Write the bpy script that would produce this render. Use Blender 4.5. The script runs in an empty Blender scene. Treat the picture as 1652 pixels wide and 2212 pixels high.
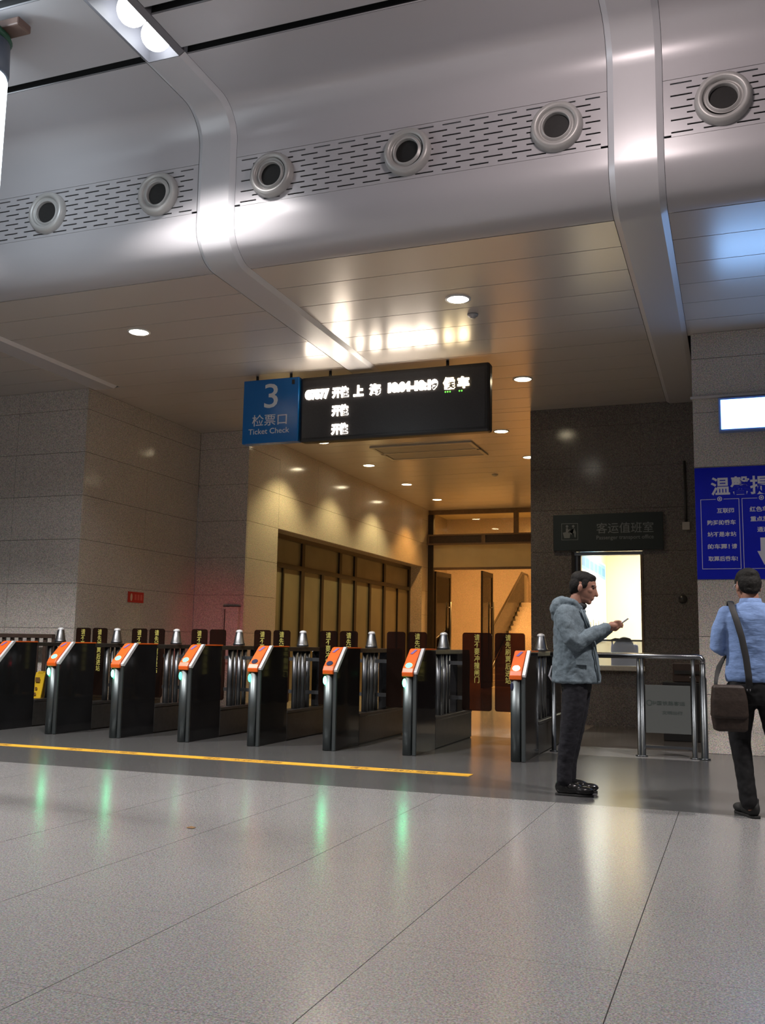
import bpy, bmesh, math, random
from mathutils import Vector, Matrix

random.seed(7)
sc = bpy.context.scene
COL = sc.collection
PI = math.pi

# ------------------------------------------------------------------ camera
CAM_F, YAW, PITCH, ROLL = 2063.0, 0.354456, 0.136907, 0.0173135
cam_d = bpy.data.cameras.new('camera')
cam_d.sensor_fit = 'HORIZONTAL'
cam_d.sensor_width = 36.0
cam_d.lens = CAM_F / 1652.0 * 36.0
cam_d.clip_end = 200
cam = bpy.data.objects.new('camera', cam_d)
COL.objects.link(cam)
fwd = Vector((-math.sin(YAW) * math.cos(PITCH), math.cos(YAW) * math.cos(PITCH), math.sin(PITCH)))
rgt = Vector((math.cos(YAW), math.sin(YAW), 0))
upv = rgt.cross(fwd)
r2 = math.cos(ROLL) * rgt + math.sin(ROLL) * upv
u2 = -math.sin(ROLL) * rgt + math.cos(ROLL) * upv
cam.matrix_world = Matrix(((r2.x, u2.x, -fwd.x, 0), (r2.y, u2.y, -fwd.y, 0), (r2.z, u2.z, -fwd.z, 1.10), (0, 0, 0, 1)))
sc.camera = cam

# ------------------------------------------------------------------ world, exposure, hall light
wd = bpy.data.worlds.new('station_hall_ambient')
sc.world = wd
wd.use_nodes = True
wd.node_tree.nodes['Background'].inputs[0].default_value = (0.72, 0.70, 0.78, 1)
wd.node_tree.nodes['Background'].inputs[1].default_value = 0.05
sc.view_settings.view_transform = 'Standard'
sc.view_settings.look = 'None'
sc.view_settings.gamma = 1
sc.view_settings.use_curve_mapping = False
sc.view_settings.exposure = -0.15

HALL_LAMP_W = 150.0        # each ceiling lamp of the hall
SOFFIT_SPOT_W = 50.0      # downlights over the gates
CORR_SPOT_W = 200.0        # downlights in the corridor
OFFICE_W = 260.0
LOBBY_W = 850.0

# ------------------------------------------------------------------ helpers
def prop(o, label=None, cat=None, group=None, kind=None):
    if label: o['label'] = label
    if cat: o['category'] = cat
    if group: o['group'] = group
    if kind: o['kind'] = kind
    return o

def empty(name, loc=(0, 0, 0), rz=0.0, **kw):
    o = bpy.data.objects.new(name, None)
    COL.objects.link(o)
    o.location = loc
    o.rotation_euler = (0, 0, rz)
    o.empty_display_size = 0.1
    return prop(o, **kw)

def link(name, me, m, parent=None, loc=None, rot=None, smooth=False, **kw):
    o = bpy.data.objects.new(name, me)
    COL.objects.link(o)
    if m is not None and not me.materials:
        me.materials.append(m)
    if parent is not None: o.parent = parent
    if loc is not None: o.location = loc
    if rot is not None: o.rotation_euler = rot
    if smooth:
        for p in me.polygons: p.use_smooth = True
    return prop(o, **kw)

def copy_tree(o, parent=None):
    c = o.copy()
    COL.objects.link(c)
    c.parent = parent
    for ch in list(o.children):
        copy_tree(ch, c)
    return c

class MB:
    def __init__(s): s.v = []; s.f = []
    def add(s, vs, fs):
        b = len(s.v); s.v += [tuple(p) for p in vs]; s.f += [tuple(i + b for i in f) for f in fs]; return s
    def box(s, x0, x1, y0, y1, z0, z1):
        return s.add([(x0, y0, z0), (x1, y0, z0), (x1, y1, z0), (x0, y1, z0), (x0, y0, z1), (x1, y0, z1), (x1, y1, z1), (x0, y1, z1)],
                     [(3, 2, 1, 0), (4, 5, 6, 7), (0, 1, 5, 4), (1, 2, 6, 5), (2, 3, 7, 6), (3, 0, 4, 7)])
    def prism(s, poly, axis, lo, hi):
        n = len(poly)
        def P(a, b, t):
            return {'x': (t, a, b), 'y': (a, t, b), 'z': (a, b, t)}[axis]
        vs = [P(a, b, lo) for a, b in poly] + [P(a, b, hi) for a, b in poly]
        fs = [tuple(range(n))[::-1], tuple(range(n, 2 * n))]
        fs += [(i, (i + 1) % n, (i + 1) % n + n, i + n) for i in range(n)]
        return s.add(vs, fs)
    def lathe(s, prof, c=(0, 0, 0), seg=24, axis='z'):
        n = len(prof); vs = []; fs = []
        for k in range(seg):
            a = 2 * PI * k / seg
            for r, h in prof:
                u, w = r * math.cos(a), r * math.sin(a)
                p = {'z': (u, w, h), 'y': (u, h, w), 'x': (h, u, w)}[axis]
                vs.append((p[0] + c[0], p[1] + c[1], p[2] + c[2]))
        for k in range(seg):
            k2 = (k + 1) % seg
            for i in range(n - 1):
                fs.append((k * n + i, k2 * n + i, k2 * n + i + 1, k * n + i + 1))
        return s.add(vs, fs)
    def tube(s, pts, rad, seg=10, flat=1.0, side=None):
        pts = [Vector(p) for p in pts]; n = len(pts)
        if not hasattr(rad, '__len__'): rad = [rad] * n
        vs = []; fs = []
        ref = Vector(side) if side else None
        for i, p in enumerate(pts):
            d = (pts[min(i + 1, n - 1)] - pts[max(i - 1, 0)]).normalized()
            if ref: a = ref
            elif i == 0: a = Vector((0, 0, 1)) if abs(d.z) < .9 else Vector((1, 0, 0))
            else: a = last
            u = (a - d * a.dot(d)).normalized(); w = d.cross(u); last = u
            for k in range(seg):
                t = 2 * PI * k / seg
                vs.append(p + (u * math.cos(t) + w * math.sin(t) * flat) * rad[i])
        for i in range(n - 1):
            for k in range(seg):
                k2 = (k + 1) % seg
                fs.append((i * seg + k, i * seg + k2, (i + 1) * seg + k2, (i + 1) * seg + k))
        fs.append(tuple(range(seg))[::-1]); fs.append(tuple(range((n - 1) * seg, n * seg)))
        return s.add(vs, fs)
    def ell(s, c, r, seg=20, rings=12, M=None):
        c = Vector(c); vs = []; fs = []
        for i in range(rings + 1):
            ph = PI * i / rings
            for k in range(seg):
                t = 2 * PI * k / seg
                p = Vector((r[0] * math.sin(ph) * math.cos(t), r[1] * math.sin(ph) * math.sin(t), r[2] * math.cos(ph)))
                if M is not None: p = M @ p
                vs.append(c + p)
        for i in range(rings):
            for k in range(seg):
                k2 = (k + 1) % seg
                fs.append((i * seg + k, (i + 1) * seg + k, (i + 1) * seg + k2, i * seg + k2))
        return s.add(vs, fs)
    def limb(s, pts, rad, seg=16, flat=1.0, side=None):
        s.tube(pts, rad, seg, flat, side)
        if not hasattr(rad, '__len__'): rad = [rad] * len(pts)
        s.ell(pts[0], (rad[0],) * 3, 12, 8); s.ell(pts[-1], (rad[-1],) * 3, 12, 8)
        return s
    def loft(s, rings, seg=28, p=2.0):
        """rings: (cx, cy, cz, rx, ry) stacked ellipses, superellipse power p"""
        vs = []; fs = []; n = len(rings)
        for (x, y, z, rx, ry) in rings:
            for k in range(seg):
                t = 2 * PI * k / seg
                c, q = math.cos(t), math.sin(t)
                vs.append((x + rx * math.copysign(abs(c) ** (2 / p), c), y + ry * math.copysign(abs(q) ** (2 / p), q), z))
        for i in range(n - 1):
            for k in range(seg):
                k2 = (k + 1) % seg
                fs.append((i * seg + k, i * seg + k2, (i + 1) * seg + k2, (i + 1) * seg + k))
        fs.append(tuple(range(seg))[::-1]); fs.append(tuple(range((n - 1) * seg, n * seg)))
        return s.add(vs, fs)
    def mesh(s, name='m', fix=True):
        me = bpy.data.meshes.new(name)
        me.from_pydata(s.v, [], s.f)
        if fix:
            bm = bmesh.new(); bm.from_mesh(me)
            bmesh.ops.recalc_face_normals(bm, faces=bm.faces)
            bm.to_mesh(me); bm.free()
        me.update()
        return me
    def build(s, name, m, parent=None, bevel=0.0, smooth=False, seg=2, **kw):
        o = link(name, s.mesh(name), m, parent, smooth=smooth, **kw)
        if bevel > 0:
            b = o.modifiers.new('edge', 'BEVEL'); b.width = bevel; b.segments = seg; b.limit_method = 'ANGLE'
        return o

def bx(name, m, parent, x0, x1, y0, y1, z0, z1, bevel=0.0, **kw):
    return MB().box(x0, x1, y0, y1, z0, z1).build(name, m, parent, bevel, **kw)

def remesh(mb, voxel, smooth=6, disp=0.0, dscale=0.08, seed=0):
    me0 = mb.mesh('raw', fix=False)
    o = bpy.data.objects.new('raw', me0); COL.objects.link(o)
    r = o.modifiers.new('r', 'REMESH'); r.mode = 'VOXEL'; r.voxel_size = voxel; r.use_smooth_shade = True
    if smooth:
        s = o.modifiers.new('s', 'SMOOTH'); s.factor = 0.5; s.iterations = smooth
    if disp:
        t = bpy.data.textures.new('folds%d' % seed, 'CLOUDS'); t.noise_scale = dscale; t.noise_depth = 2
        d = o.modifiers.new('d', 'DISPLACE'); d.texture = t; d.strength = disp; d.mid_level = 0.5; d.texture_coords = 'LOCAL'
    dg = bpy.context.evaluated_depsgraph_get()
    me = bpy.data.meshes.new_from_object(o.evaluated_get(dg))
    bpy.data.objects.remove(o); bpy.data.meshes.remove(me0)
    for p in me.polygons: p.use_smooth = True
    return me

def text_mesh(s, size, extrude=0.0008, bold=0.0, spacing=1.0, align='CENTER', line=1.0):
    c = bpy.data.curves.new('txt', 'FONT'); c.body = s; c.size = size; c.extrude = extrude
    c.offset = bold; c.space_character = spacing; c.align_x = align; c.align_y = 'CENTER'; c.space_line = line
    c.resolution_u = 3
    o = bpy.data.objects.new('txt', c); COL.objects.link(o)
    dg = bpy.context.evaluated_depsgraph_get()
    me = bpy.data.meshes.new_from_object(o.evaluated_get(dg))
    bpy.data.objects.remove(o); bpy.data.curves.remove(c)
    return me

def fit_text(s, w, h, m, parent, loc, rot=(PI / 2, 0, 0), name='lettering', bold=0.0, ext=0.0008):
    me = text_mesh(s, 1.0, ext / max(h, .001), bold)
    xs = [v.co.x for v in me.vertices]; ys = [v.co.y for v in me.vertices]
    x0, x1, y0, y1 = min(xs), max(xs), min(ys), max(ys)
    for v in me.vertices:
        v.co.x = ((v.co.x - x0) / (x1 - x0) - .5) * w
        v.co.y = ((v.co.y - y0) / (y1 - y0) - .5) * h
        v.co.z = v.co.z * h
    me.materials.clear()
    return link(name, me, m, parent, loc, rot)

# ------------------------------------------------------------------ materials
def _nodes(name):
    m = bpy.data.materials.new(name); m.use_nodes = True
    nt = m.node_tree
    return m, nt, nt.nodes['Principled BSDF']

def plain(name, col, rough=0.5, metal=0.0, spec=0.5, noise=0.0, nscale=30.0, bump=0.0, bscale=60.0, stretch=None, coat=0.0):
    m, nt, b = _nodes(name)
    b.inputs['Base Color'].default_value = (*col, 1)
    b.inputs['Roughness'].default_value = rough
    b.inputs['Metallic'].default_value = metal
    b.inputs['Specular IOR Level'].default_value = spec
    if coat: b.inputs['Coat Weight'].default_value = coat; b.inputs['Coat Roughness'].default_value = .1
    if noise or bump:
        tc = nt.nodes.new('ShaderNodeTexCoord'); mp = nt.nodes.new('ShaderNodeMapping')
        nt.links.new(tc.outputs['Object'], mp.inputs[0])
        if stretch: mp.inputs['Scale'].default_value = stretch
    if noise:
        n = nt.nodes.new('ShaderNodeTexNoise'); n.inputs['Scale'].default_value = nscale; n.inputs['Detail'].default_value = 4
        nt.links.new(mp.outputs[0], n.inputs['Vector'])
        r = nt.nodes.new('ShaderNodeValToRGB')
        r.color_ramp.elements[0].position = .3; r.color_ramp.elements[1].position = .7
        r.color_ramp.elements[0].color = (*[c * (1 - noise) for c in col], 1)
        r.color_ramp.elements[1].color = (*[min(1, c * (1 + noise)) for c in col], 1)
        nt.links.new(n.outputs['Fac'], r.inputs[0]); nt.links.new(r.outputs[0], b.inputs['Base Color'])
    if bump:
        n2 = nt.nodes.new('ShaderNodeTexNoise'); n2.inputs['Scale'].default_value = bscale; n2.inputs['Detail'].default_value = 3
        nt.links.new(mp.outputs[0], n2.inputs['Vector'])
        bp = nt.nodes.new('ShaderNodeBump'); bp.inputs['Strength'].default_value = bump; bp.inputs['Distance'].default_value = .01
        nt.links.new(n2.outputs['Fac'], bp.inputs['Height']); nt.links.new(bp.outputs[0], b.inputs['Normal'])
    return m

def granite(name, col, dark=.55, light=1.4, rough=.14, spec=.5, scale=95.0, patch=.12, coat=0.0):
    """speckled polished stone: two sizes of grain over a slow tone change, in world position"""
    m, nt, b = _nodes(name)
    geo = nt.nodes.new('ShaderNodeNewGeometry')
    n1 = nt.nodes.new('ShaderNodeTexNoise'); n1.inputs['Scale'].default_value = scale; n1.inputs['Detail'].default_value = 3; n1.inputs['Roughness'].default_value = .75
    n2 = nt.nodes.new('ShaderNodeTexVoronoi'); n2.inputs['Scale'].default_value = scale * 1.7
    n3 = nt.nodes.new('ShaderNodeTexNoise'); n3.inputs['Scale'].default_value = 1.3; n3.inputs['Detail'].default_value = 2
    for n in (n1, n2, n3): nt.links.new(geo.outputs['Position'], n.inputs['Vector'])
    r1 = nt.nodes.new('ShaderNodeValToRGB')
    r1.color_ramp.elements[0].position = .36; r1.color_ramp.elements[1].position = .66
    r1.color_ramp.elements[0].color = (*[c * dark for c in col], 1)
    r1.color_ramp.elements[1].color = (*[min(1, c * light) for c in col], 1)
    nt.links.new(n1.outputs['Fac'], r1.inputs[0])
    mx = nt.nodes.new('ShaderNodeMix'); mx.data_type = 'RGBA'; mx.blend_type = 'OVERLAY'; mx.inputs['Factor'].default_value = .35
    nt.links.new(r1.outputs[0], mx.inputs['A']); nt.links.new(n2.outputs['Color'], mx.inputs['B'])
    hs = nt.nodes.new('ShaderNodeHueSaturation'); hs.inputs['Saturation'].default_value = .55
    nt.links.new(mx.outputs['Result'], hs.inputs['Color'])
    mr = nt.nodes.new('ShaderNodeMapRange'); mr.inputs['To Min'].default_value = 1 - patch; mr.inputs['To Max'].default_value = 1 + patch
    nt.links.new(n3.outputs['Fac'], mr.inputs['Value']); nt.links.new(mr.outputs[0], hs.inputs['Value'])
    nt.links.new(hs.outputs[0], b.inputs['Base Color'])
    b.inputs['Roughness'].default_value = rough; b.inputs['Specular IOR Level'].default_value = spec
    return m

def emit(name, col, strength, sample=True):
    m = bpy.data.materials.new(name); m.use_nodes = True
    nt = m.node_tree; nt.nodes.clear()
    e = nt.nodes.new('ShaderNodeEmission'); e.inputs[0].default_value = (*col, 1); e.inputs[1].default_value = strength
    o = nt.nodes.new('ShaderNodeOutputMaterial'); nt.links.new(e.outputs[0], o.inputs[0])
    if not sample: m.cycles.emission_sampling = 'NONE'
    return m

def glassy(name, tint, opacity, rough=.03, col=(.02, .02, .02)):
    """thin pane: mostly see-through, a share of body colour, real gloss"""
    m = bpy.data.materials.new(name); m.use_nodes = True
    nt = m.node_tree; nt.nodes.clear()
    t = nt.nodes.new('ShaderNodeBsdfTransparent'); t.inputs[0].default_value = (*tint, 1)
    if opacity < .1:
        p = nt.nodes.new('ShaderNodeBsdfGlossy'); p.inputs['Color'].default_value = (.95, .95, .95, 1)
    else:
        p = nt.nodes.new('ShaderNodeBsdfPrincipled'); p.inputs['Base Color'].default_value = (*col, 1)
    p.inputs['Roughness'].default_value = rough
    fr = nt.nodes.new('ShaderNodeFresnel'); fr.inputs[0].default_value = 1.5
    mx = nt.nodes.new('ShaderNodeMath'); mx.operation = 'MAXIMUM'; mx.inputs[1].default_value = opacity
    nt.links.new(fr.outputs[0], mx.inputs[0])
    s = nt.nodes.new('ShaderNodeMixShader'); o = nt.nodes.new('ShaderNodeOutputMaterial')
    nt.links.new(mx.outputs[0], s.inputs[0]); nt.links.new(t.outputs[0], s.inputs[1]); nt.links.new(p.outputs[0], s.inputs[2])
    nt.links.new(s.outputs[0], o.inputs[0])
    return m

M = {}
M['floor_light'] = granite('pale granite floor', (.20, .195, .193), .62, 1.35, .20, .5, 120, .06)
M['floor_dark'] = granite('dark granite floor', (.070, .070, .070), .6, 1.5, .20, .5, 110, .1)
M['floor_tan'] = granite('tan granite floor', (.42, .335, .235), .7, 1.3, .14, .5, 110, .1)
M['floor_brown'] = granite('brown granite floor', (.12, .10, .085), .6, 1.5, .14, .5, 110, .1)
M['joint'] = plain('floor joint filler', (.10, .10, .10), .8)
M['beige'] = granite('beige polished granite', (.54, .46, .37), .6, 1.35, .13, .5, 85, .07)
M['brown'] = granite('brown polished granite', (.165, .137, .108), .55, 1.5, .14, .5, 85, .1)
M['alu'] = plain('satin ceiling panel', (.62, .58, .55), .26, .30, .5, bump=.02, bscale=4)
M['alu_hall'] = plain('satin fascia panel', (.47, .455, .475), .35, .15, .5)
M['rib'] = plain('satin rib cladding', (.52, .51, .53), .35, .15, .5)
M['rib_edge'] = plain('pale rib edge strip', (.62, .62, .65), .33, .15, .5)
M['black'] = plain('matt black', (.008, .008, .008), .6)
M['cavity'] = plain('dark cavity lining', (.012, .012, .013), .9)
M['steel'] = plain('brushed stainless steel', (.19, .20, .212), .38, 1.0, noise=.04, nscale=8, stretch=(20, 20, 1))
M['steel_front'] = plain('satin stainless cladding', (.13, .15, .155), .42, .9, noise=.05, nscale=8, stretch=(20, 20, 1))
M['chrome'] = plain('polished steel', (.33, .34, .36), .20, 1.0)
M['blackglass'] = plain('black gloss side panel', (.012, .012, .013), .10, 0, .5, noise=.3, nscale=3)
M['gunmetal'] = plain('dark grey gate base', (.060, .058, .056), .32, .5, noise=.15, nscale=20)
M['orange'] = plain('orange plastic', (.66, .105, .010), .36, 0, .5, noise=.06, nscale=12)
M['white_strip'] = plain('pale silver edge trim', (.66, .68, .70), .26, .3)
M['purple'] = plain('violet sticker', (.16, .10, .30), .5)
M['lens_off'] = plain('dark reader lens', (.03, .035, .07), .12)
M['lens_on'] = emit('lit reader lens', (.25, 1.0, .62), 2.6)
M['lens_white'] = emit('white lit reader lens', (.75, 1.0, .88), 9.0)
M['led'] = emit('green status lamp', (.06, 1.0, .40), 45.0)
M['led_dim'] = emit('dim green status lamp', (.05, .9, .38), 8.0)
M['added_red'] = emit('added red rear lamp', (1.0, .05, .07), 30.0)  # glow for the lamps added behind two gates
M['wing'] = glassy('smoked brown flap glass', (.30, .19, .13), .28, .08, (.030, .018, .014))
M['wing_text'] = plain('yellow green lettering', (.40, .36, .08), .6)
M['glass'] = glassy('clear glass', (.93, .96, .94), .03)
M['glass_frost'] = glassy('frosted counter glass', (.90, .94, 1.0), .40, .5, (.80, .86, 1.0))
M['pane'] = plain('dark reflecting window pane', (.20, .175, .11), .30, 0, .5, noise=.15, nscale=1.5)
M['frame_dark'] = plain('dark bronze frame', (.030, .024, .018), .35, .3, noise=.2, nscale=15)
M['frame_bronze'] = plain('bronze metal frame', (.22, .15, .09), .38, .6, noise=.1, nscale=15)
M['sign_blue'] = plain('blue acrylic sign face', (.004, .13, .42), .25, 0, .5)
M['sign_text'] = plain('pale sign lettering', (.62, .66, .70), .5)
M['screen'] = plain('dark display face', (.030, .028, .030), .32, 0, .5, noise=.15, nscale=60)
M['bezel'] = plain('black display frame', (.016, .014, .013), .3)
M['led_white'] = emit('lit display characters', (1.0, .86, .70), 34.0)
M['led_amber'] = emit('amber display characters', (1.0, .78, .45), 26.0)
M['led_green'] = emit('green display dots', (.2, .9, .1), 1.6)
M['office_sign'] = plain('dark green sign board', (.020, .028, .026), .35)
M['office_text'] = plain('grey sign lettering', (.17, .185, .185), .5)
M['notice'] = plain('blue notice board', (.003, .012, .50), .5, 0, .2, noise=.06, nscale=6)
M['notice_text'] = plain('white notice print', (.66, .66, .72), .6)
M['lightbox'] = emit('lit sign face', (.26, .52, 1.0), 9.0)
M['lightbox_edge'] = plain('blue light box frame', (.20, .30, .62), .4)
M['tape'] = plain('yellow floor tape', (.62, .33, .025), .5, noise=.12, nscale=14)
M['tape_text'] = plain('brown tape print', (.16, .08, .02), .7)
M['red_sign'] = plain('red notice plate', (.50, .02, .012), .5)
M['red_sign_text'] = plain('pale pictogram', (.62, .40, .28), .6)
M['red_sign_text2'] = plain('faded red print', (.62, .10, .08), .6)
M['yellow'] = plain('yellow plastic', (.62, .40, .02), .45, noise=.12, nscale=8)
M['grey_plate'] = glassy('frosted rail plate', (.62, .66, .66), .55, .40, (.15, .16, .155))
M['plate_text'] = plain('dark plate print', (.03, .045, .04), .6)
M['wood'] = plain('dark brown rail', (.055, .035, .026), .4, noise=.2, nscale=20)
M['office_wall'] = plain('cream painted wall', (.74, .62, .38), .7)
M['office_white'] = plain('white board', (.82, .84, .84), .5)
M['cyan'] = plain('cyan board header', (.12, .48, .70), .5)
M['cyan_dark'] = plain('blue board print', (.05, .20, .42), .5)
M['ledge'] = plain('pale stone ledge', (.50, .48, .42), .35, noise=.1, nscale=30)
M['navy'] = plain('navy upholstery', (.022, .045, .20), .75, noise=.15, nscale=30)
M['lobby_wall'] = granite('tan polished granite', (.44, .30, .17), .65, 1.3, .2, .5, 85, .1)
M['lobby_floor'] = granite('warm granite floor', (.30, .24, .19), .7, 1.3, .16, .5, 85, .1)
M['plaster'] = plain('cream bulkhead', (.76, .66, .40), .45, noise=.05, nscale=3)
M['lamp_glow'] = emit('downlight lens', (1.0, .93, .80), 26.0, False)
M['lamp_glow_warm'] = emit('warm downlight lens', (1.0, .84, .55), 26.0, False)
M['lamp_ball'] = emit('hall lamp globe', (.92, .96, 1.0), 9.0, False)
M['lamp_ring'] = plain('white lamp ring', (.75, .74, .70), .4)
M['vent'] = plain('white nozzle ring', (.42, .41, .40), .38, .2)
M['vent_in'] = plain('dark nozzle throat', (.006, .005, .0045), .6, noise=.4, nscale=50)
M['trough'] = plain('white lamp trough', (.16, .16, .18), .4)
M['diffuser'] = plain('air grille', (.50, .47, .42), .4, .2)
M['column_light'] = emit('lit column tube', (.85, .95, 1.0), 4.0)
M['column_body'] = plain('blue grey column casing', (.10, .12, .16), .4)
M['column_green'] = plain('dark green trim', (.02, .09, .05), .4)
M['column_cap'] = plain('brown column cap', (.16, .10, .08), .5)

def spot(name, loc, power, col, size, blend, rad, parent, target=None):
    l = bpy.data.lights.new(name, 'SPOT'); l.energy = power; l.color = col; l.spot_size = size; l.spot_blend = blend; l.shadow_soft_size = rad
    o = bpy.data.objects.new(name, l); COL.objects.link(o); o.parent = parent; o.location = loc
    if target is not None:
        o.rotation_euler = (Vector(target) - Vector(loc)).to_track_quat('-Z', 'Y').to_euler()
    return o

# ------------------------------------------------------------------ key dimensions (metres)
ZC = 4.635                    # soffit over the gates
ZH = 6.07                     # hall ceiling
YF = 7.40                     # fascia face
YP = 11.0                     # front face of the two pillars
YW = 14.03                    # rear wall
XL, XR = -8.55, -0.385        # pillar edges
XCL, XCR = -7.60, -2.83       # corridor sides
YE = 24.1                     # end of corridor
RIBS = [(-8.50, -8.09), (-4.66, -4.26), (-0.85, -0.42), (3.00, 3.42)]
BAYS = [(-12.3, -8.50), (-8.09, -4.66), (-4.26, -0.85), (-0.42, 3.00)]

# ------------------------------------------------------------------ floor
floor = empty('floor', label='polished granite floor of the station hall', kind='structure')
bx('floor_bed', M['joint'], floor, -14, 6, -10, 32, -.12, -.012)
TX, TY = .842, .876
tile_me = MB().box(.002, TX - .002, .0007, TY - .0007, -.012, 0).mesh('floor_tile')
tile_me.materials.append(M['floor_light'])
x_first = -.405 - 12 * TX
for i in range(15):
    for j in range(6):
        link('floor_tile', tile_me, None, floor, (x_first + i * TX, 7.03 - (j + 1) * TY, 0))
y_t = 7.03 - 6 * TY
bx('pale_slab', M['floor_light'], floor, -14, 6, -10, y_t - .001, -.012, 0)
bx('pale_slab', M['floor_light'], floor, -14, x_first - .001, y_t, 7.029, -.012, 0)
bx('pale_slab', M['floor_light'], floor, x_first + 15 * TX + .001, 6, y_t, 7.029, -.012, 0)
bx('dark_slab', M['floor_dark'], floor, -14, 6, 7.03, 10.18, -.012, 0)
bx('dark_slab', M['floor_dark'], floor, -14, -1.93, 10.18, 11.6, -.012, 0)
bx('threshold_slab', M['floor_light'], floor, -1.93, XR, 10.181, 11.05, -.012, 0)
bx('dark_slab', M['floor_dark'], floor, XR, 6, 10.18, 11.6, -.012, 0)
bx('brown_slab', M['floor_brown'], floor, -1.929, XR, 11.051, YW, -.012, 0)
bx('tan_slab', M['floor_tan'], floor, -14, -1.93, 11.601, 32, -.012, 0)
bx('office_slab', M['floor_brown'], floor, -1.929, 6, YW + .001, 32, -.012, 0)

# ------------------------------------------------------------------ ceiling
ceiling = empty('ceiling', label='satin metal ceiling with curved fascia and soffit', kind='structure')

def arc(cy, cz, r, a0, a1, n):
    return [(cy + r * math.cos(a0 + (a1 - a0) * i / n), cz + r * math.sin(a0 + (a1 - a0) * i / n)) for i in range(n + 1)]

UP_ARC = arc(7.08, 5.75, .32, PI / 2, 0, 10)               # hall ceiling into fascia
LOW_ARC = arc(7.745, 4.98, .345, PI, 1.5 * PI, 14)         # fascia into soffit

def strip(path, x0, x1, thick=.012, flip=1):
    """panel following a (y,z) path, thickness away from the room"""
    mb = MB(); n = len(path); nor = []
    for i in range(n):
        a = path[max(i - 1, 0)]; b = path[min(i + 1, n - 1)]
        dy, dz = b[0] - a[0], b[1] - a[1]; L = math.hypot(dy, dz)
        nor.append((dz / L * -1, dy / L))
    vs = []
    for i, (y, z) in enumerate(path):
        ny, nz = nor[i]
        vs += [(x0, y, z), (x1, y, z), (x1, y + ny * thick * flip, z + nz * thick * flip), (x0, y + ny * thick * flip, z + nz * thick * flip)]
    fs = []
    for i in range(n - 1):
        a, b = 4 * i, 4 * (i + 1)
        for k in range(4):
            k2 = (k + 1) % 4
            fs.append((a + k, a + k2, b + k2, b + k))
    fs += [(0, 1, 2, 3), tuple(4 * (n - 1) + k for k in (3, 2, 1, 0))]
    return mb.add(vs, fs)

G = .004
def soft(o):
    for p in o.data.polygons: p.use_smooth = True
    m = o.modifiers.new('sharp', 'EDGE_SPLIT'); m.split_angle = math.radians(40)
    return o

SLOT_Z = [5.55 - i * .0515 for i in range(9)]
for bi, (x0, x1) in enumerate(BAYS):
    a, b = x0 + G, x1 - G
    # hall ceiling panels, the black slots are open gaps between them
    cuts = {1: [(5.42, 5.51), (6.40, 6.49)], 2: [(5.86, 5.95), (6.40, 6.49)]}.get(bi, [(6.40, 6.49)])
    y = -10.0
    for c0, c1 in cuts:
        bx('ceiling_panel', M['alu_hall'], ceiling, a, b, y, c0, ZH, ZH + .015); y = c1
        MB().prism([(c0 - .012, ZH + .016), (c0 - .012, ZH + .14), (c1 + .012, ZH + .14), (c1 + .012, ZH + .016), (c1 + .004, ZH + .016), (c1 + .004, ZH + .13), (c0 - .004, ZH + .13), (c0 - .004, ZH + .016)], 'x', a, b).build('slot_lining', M['cavity'], ceiling)
        for yy in (c0 - .003, c1 + .001): bx('slot_lip', M['cavity'], ceiling, a, b, yy, yy + .002, ZH - .001, ZH + .016)
    soft(strip([(6.49, ZH)] + UP_ARC + [(YF, 5.59)], a, b).build('fascia_panel', M['alu_hall'], ceiling))
    # slotted band: solid strips with real openings between
    mb = MB(); s0, s1 = a + .055, b - .055; T = YF + .010; hz = .0065
    mb.box(a, b, YF, T, 5.565, 5.586); mb.box(a, s0, YF, T, 5.118, 5.565); mb.box(s1, b, YF, T, 5.118, 5.565)
    mb.box(s0, s1, YF, T, 5.102, 5.118)
    for i, z in enumerate(SLOT_Z):
        top = 5.565 if i == 0 else SLOT_Z[i - 1] - hz
        mb.box(s0, s1, YF, T, z + hz, top)
        x = s0 + (.0 if i % 2 == 0 else .122)
        prev = s0
        while x < s1 - .02:
            e = min(x + .165, s1)
            if x > prev: mb.box(prev, x, YF, T, z - hz, z + hz)
            prev = e; x += .244
        if prev < s1: mb.box(prev, s1, YF, T, z - hz, z + hz)
    mb.box(s0, s1, YF, T, 5.118, SLOT_Z[-1] - hz)
    mb.build('slotted_panel', M['alu_hall'], ceiling)
    bx('slot_backing', M['cavity'], ceiling, a, b, YF + .10, YF + .11, 5.09, 5.60)
    soft(strip([(YF, 5.099), (YF, 5.02)] + LOW_ARC[:] + [(7.745 + .005, ZC)], a, b).build('fascia_panel', M['alu_hall'], ceiling))
    # soffit strips
    y = 7.755; k = 0
    yend = YW - .005
    while y < yend - .05:
        e = min(y + .5487, yend)
        if not ((bi == 3 and y > YP) or (bi == 0 and y > YP)):
            bx('soffit_panel', M['alu'], ceiling, (XL if bi == 1 and y > YP - .4 else a), b, y + .010, e - .001, ZC, ZC + .012)
        y = e
bx('soffit_backing', M['cavity'], ceiling, -12.3, 3, 7.75, 25, ZC + .06, ZC + .08)
# corridor ceiling strips
y = YW
while y < YE - .05:
    e = min(y + .5487, YE)
    bx('soffit_panel', M['alu'], ceiling, XCL, XCR, y + .009, e - .001, ZC, ZC + .012); y = e

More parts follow.
